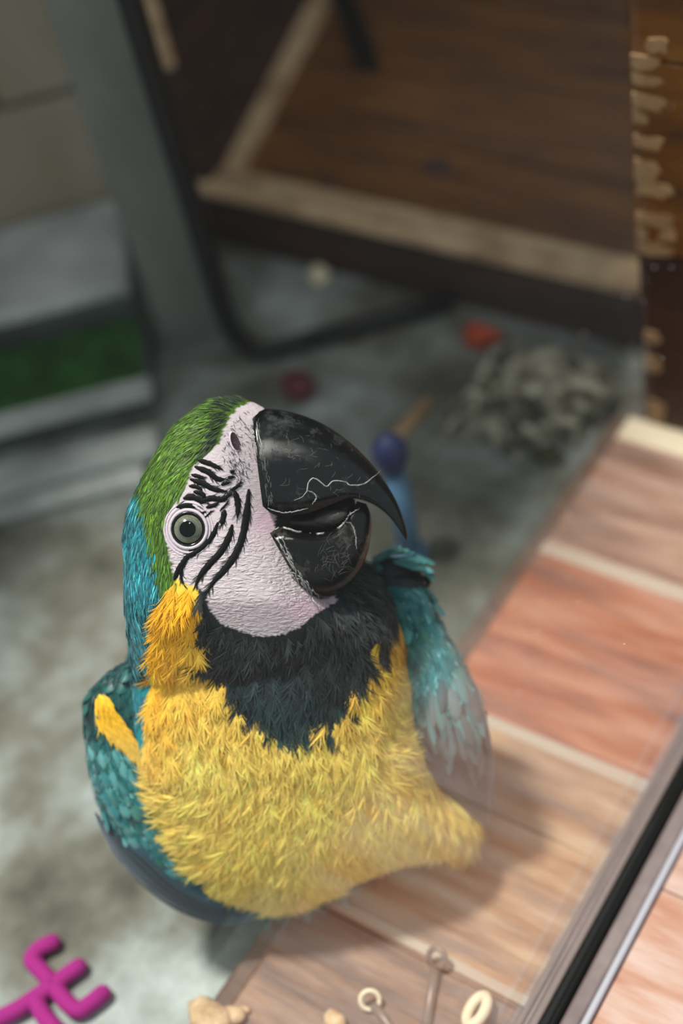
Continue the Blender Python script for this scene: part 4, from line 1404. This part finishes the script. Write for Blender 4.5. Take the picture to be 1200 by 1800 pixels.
# ---- tail and feet (mostly hidden under the bird)
tail_root = np.array([-0.405, 0.325, 0.045]); tdir = nrm([-0.66, 0.74, -0.20])
sdv = nrm(np.cross(tdir, [0, 0, 1]))
for k in range(7):
    f = (k - 3) / 3
    V, fs = [], []
    n = 10
    for i in range(n):
        t = i / (n - 1)
        w = 0.013 * np.interp(t, [0, 0.3, 0.8, 1], [0.7, 1, 0.8, 0.1])
        c = tail_root + tdir * (0.21 - 0.03 * abs(f)) * t + sdv * f * (0.012 + 0.022 * t) + np.array([0, 0, 0.003 - 0.002 * abs(f)])
        for s, z_ in ((-1, -0.001), (0, 0.001), (1, -0.001)):
            V.append(c + sdv * w * s + np.array([0, 0, z_]))
    for i in range(n - 1):
        for j in range(2):
            fs.append((i * 3 + j, i * 3 + j + 1, i * 3 + 4 + j, i * 3 + 3 + j))
    mesh_obj('tail_feather', V, fs, M_cov_slate, macaw, True)
M_foot = material('dark_grey_foot', lin(60, 58, 58), 0.6, bump=(500, 0.6, 0.001, (1, 1, 1)))
M_claw = material('black_claw', lin(16, 16, 16), 0.3)
for cx, cy in ((-0.345, 0.318), (-0.352, 0.362)):
    ft = tube('foot', [(cx - 0.012, cy + 0.012, 0.045), (cx - 0.005, cy + 0.004, 0.025), (cx, cy, 0.009)], [0.008, 0.0075, 0.008], M_foot, macaw)
    for ang_, ln in ((-0.9, 0.032), (-0.25, 0.036), (2.3, 0.030), (2.9, 0.026)):
        d = np.array([math.cos(ang_), math.sin(ang_), 0]) ; c = np.array([cx, cy, 0.0])
        tube('toe', [c + [0, 0, 0.009], c + d * ln * 0.4 + [0, 0, 0.010], c + d * ln * 0.8 + [0, 0, 0.0065], c + d * ln + [0, 0, 0.006]], [0.006, 0.0055, 0.005, 0.004], M_foot, ft)
        tube('claw', [c + d * ln * 0.95 + [0, 0, 0.007], c + d * (ln + 0.006) + [0, 0, 0.007], c + d * (ln + 0.011) + [0, 0, 0.0015]], [0.003, 0.0025, 0.0004], M_claw, ft)


# ================================================================== small things lying about
def lump(name, c, size, mat, seed, parent=None, amp=0.25, flat=1.0, sub=2):
    r = np.random.default_rng(seed)
    bm = bmesh.new()
    bmesh.ops.create_icosphere(bm, subdivisions=sub, radius=1.0)
    ph = r.uniform(0, 6, (4, 3)); fr = r.uniform(1.2, 3.0, (4, 3))
    for vtx in bm.verts:
        d = np.array(vtx.co)
        k = 1 + amp * sum(math.sin(fr[i] @ d + ph[i, 0]) for i in range(4)) / 2.5
        vtx.co = Vector((c[0] + d[0] * size[0] * k, c[1] + d[1] * size[1] * k, c[2] + d[2] * size[2] * k * flat))
    return bm_obj(name, bm, mat, parent, True)


# magenta plastic link toy
toy = empty('plastic_link_toy', tuple(onz(95, 1735, ZF)))
tag(toy, 'magenta plastic toy with hooked branching arms lying on the concrete', 'toy')
for path in ([(92, 1657), (70, 1668), (56, 1687), (72, 1706), (95, 1732)], [(138, 1700), (118, 1714), (95, 1732)], [(95, 1732), (112, 1756), (136, 1776), (156, 1766), (180, 1747)],
             [(95, 1732), (60, 1755), (30, 1775), (-20, 1800)], [(62, 1758), (76, 1784), (100, 1812)]):
    p = [onz(a, b, ZF + 0.0058) for a, b in spline(path, 14)]
    rad = np.full(14, 0.0053)
    tube('arm', p, rad, M_magenta, toy, seg=12)
    for e in (p[0], p[-1]):
        lump('arm_end', e, (0.0054, 0.0054, 0.0054), M_magenta, 1, toy, amp=0.0)

# eye bolts, cream link and husks on the ledge
eb = empty('eye_bolt', tuple(onz(765, 1690, 0)))
tag(eb, 'dull steel eye bolt with long shank standing on the pale tile joint', 'eye bolt')
c = onz(768, 1685, 0.0075)
tube('ring', [c + np.array([0.0052 * math.cos(t), 0.0035 * math.sin(t), 0.0052 * math.sin(t)]) for t in np.linspace(0, 2 * np.pi, 24, endpoint=False)], 0.0017, M_steel, eb, seg=8, closed=True)
tube('shank', [onz(765, 1702, 0.004), onz(758, 1745, 0.0025), onz(748, 1806, 0.0025)], 0.0028, M_steel, eb)
eb2 = empty('ring_bolt', tuple(onz(655, 1762, 0)))
tag(eb2, 'small steel ring bolt lying on the brown tile beside the husks', 'eye bolt')
c = onz(650, 1758, 0.006)
tube('ring', [c + 0.0052 * (math.cos(t) * RIGHT - math.sin(t) * DOWN) for t in np.linspace(0, 2 * np.pi, 24, endpoint=False)], 0.0014, M_cream, eb2, seg=8, closed=True)
tube('shank', [onz(656, 1768, 0.004), onz(676, 1792, 0.003), onz(700, 1825, 0.003)], 0.0026, M_steel, eb2)
c = onz(838, 1776, 0.0065)
ax = nrm(onz(852, 1746, 0) - onz(825, 1800, 0)); sx_ = nrm(np.cross(ax, [0, 0, 1])); sx_ = nrm(sx_ + np.array([0, 0, 0.55]))
o = tube('oval_link', [c + 0.0088 * math.cos(t) * ax + 0.0052 * math.sin(t) * sx_ for t in np.linspace(0, 2 * np.pi, 30, endpoint=False)], 0.0031, M_cream, None, seg=12, closed=True)
tag(o, 'cream plastic oval chain link on the tiles near the glass', 'chain link')
for k, (px, py, sz, lb) in enumerate(((372, 1792, 0.013, 'large tan nut husk at the inner edge of the tiled ledge'), (410, 1784, 0.007, 'small tan husk fragment beside the large nut husk'),
                                      (430, 1776, 0.0036, 'tiny pale husk crumb on the brown tile'), (590, 1796, 0.008, 'tan husk shard beside the steel ring bolt'))):
    o = lump('nut_husk', onz(px, py, sz * 0.45), (sz, sz * 0.8, sz * 0.55), M_husk, 20 + k, amp=0.35)
    tag(o, lb, 'husk', 'nut husks on the ledge')

# things on the floor behind the bird
o = lump('red_ball_toy', (-0.617, 0.640, ZF + 0.013), (0.016, 0.014, 0.013), M_red, 3, amp=0.12)
tag(o, 'dark red rounded toy on the concrete beside the black foot bar', 'toy')
o = lump('orange_chunk', (-0.510, 0.752, ZF + 0.010), (0.017, 0.010, 0.010), M_orange, 4, amp=0.3)
tag(o, 'orange chunk on the floor in front of the nest box', 'scrap')
o = lump('cream_lump', (-0.685, 0.772, ZF + 0.010), (0.011, 0.010, 0.010), M_cream, 5, amp=0.2)
tag(o, 'small cream lump on the floor below the nest box rail', 'scrap')
tq = empty('rod_toy', (-0.445, 0.529, ZF))
tag(tq, 'upright light blue rod toy with a deep blue knob on top', 'toy')
tube('rod', [(-0.445, 0.529, ZF + 0.005), (-0.446, 0.531, 0.02), (-0.449, 0.534, 0.055)], 0.0085, M_skyblue, tq, seg=12)
lump('knob', (-0.452, 0.538, 0.072), (0.0125, 0.0125, 0.017), M_blue, 6, tq, amp=0.04, sub=3)
lump('foot_disc', (-0.445, 0.529, ZF + 0.004), (0.013, 0.013, 0.004), M_skyblue, 7, tq, amp=0.0)
sa, sb = np.array([-0.517, 0.612, ZF + 0.004]), np.array([-0.515, 0.672, ZF + 0.004])
o = tube('wooden_stick', [sa, sa * 0.6 + sb * 0.4, sb], [0.0045, 0.006, 0.005], M_wood_tan, None, seg=8)
tag(o, 'short pale wooden stick on the concrete behind the blue rod toy', 'stick')
# frayed fibre heap
heap = empty('fibre_heap', (-0.44, 0.70, ZF))
tag(heap, 'tangled heap of pale frayed fibre on the floor beside the wooden post', 'fibre heap')
lump('matted_core', (-0.439, 0.704, ZF + 0.008), (0.046, 0.042, 0.016), M_straw, 9, heap, amp=0.35, sub=4)
V, fs = [], []
for k in range(420):
    c = np.array([-0.437, 0.708, ZF + 0.004]) + np.array([min(max(random.gauss(0, 0.024), -0.045), 0.042), min(max(random.gauss(-0.006, 0.022), -0.05), 0.036), 0])
    a = random.uniform(0, 6.28); ln = random.uniform(0.015, 0.042); tw = random.gauss(0, 1.2); w = random.uniform(0.0008, 0.003); hz = random.uniform(0.008, 0.03)
    o0 = len(V)
    for i in range(6):
        t = i / 5; b = a + tw * t
        p = c + np.array([math.cos(b), math.sin(b), 0]) * ln * (t - 0.5) + np.array([0, 0, hz * 4 * t * (1 - t) * 0.8])
        q = np.array([-math.sin(b), math.cos(b), 0.4]) * w
        V += [p - q, p + q]
    fs += [(o0 + 2 * i, o0 + 2 * i + 1, o0 + 2 * i + 3, o0 + 2 * i + 2) for i in range(5)]
o = mesh_obj('loose_fibres', V, fs, M_straw, heap)
o['kind'] = 'stuff'
o = lump('dry_leaf', (-0.400, 0.655, ZF + 0.004), (0.014, 0.010, 0.004), M_olive, 12, amp=0.3)
tag(o, 'dark olive dry leaf on the floor at the edge of the fibre heap', 'leaf')
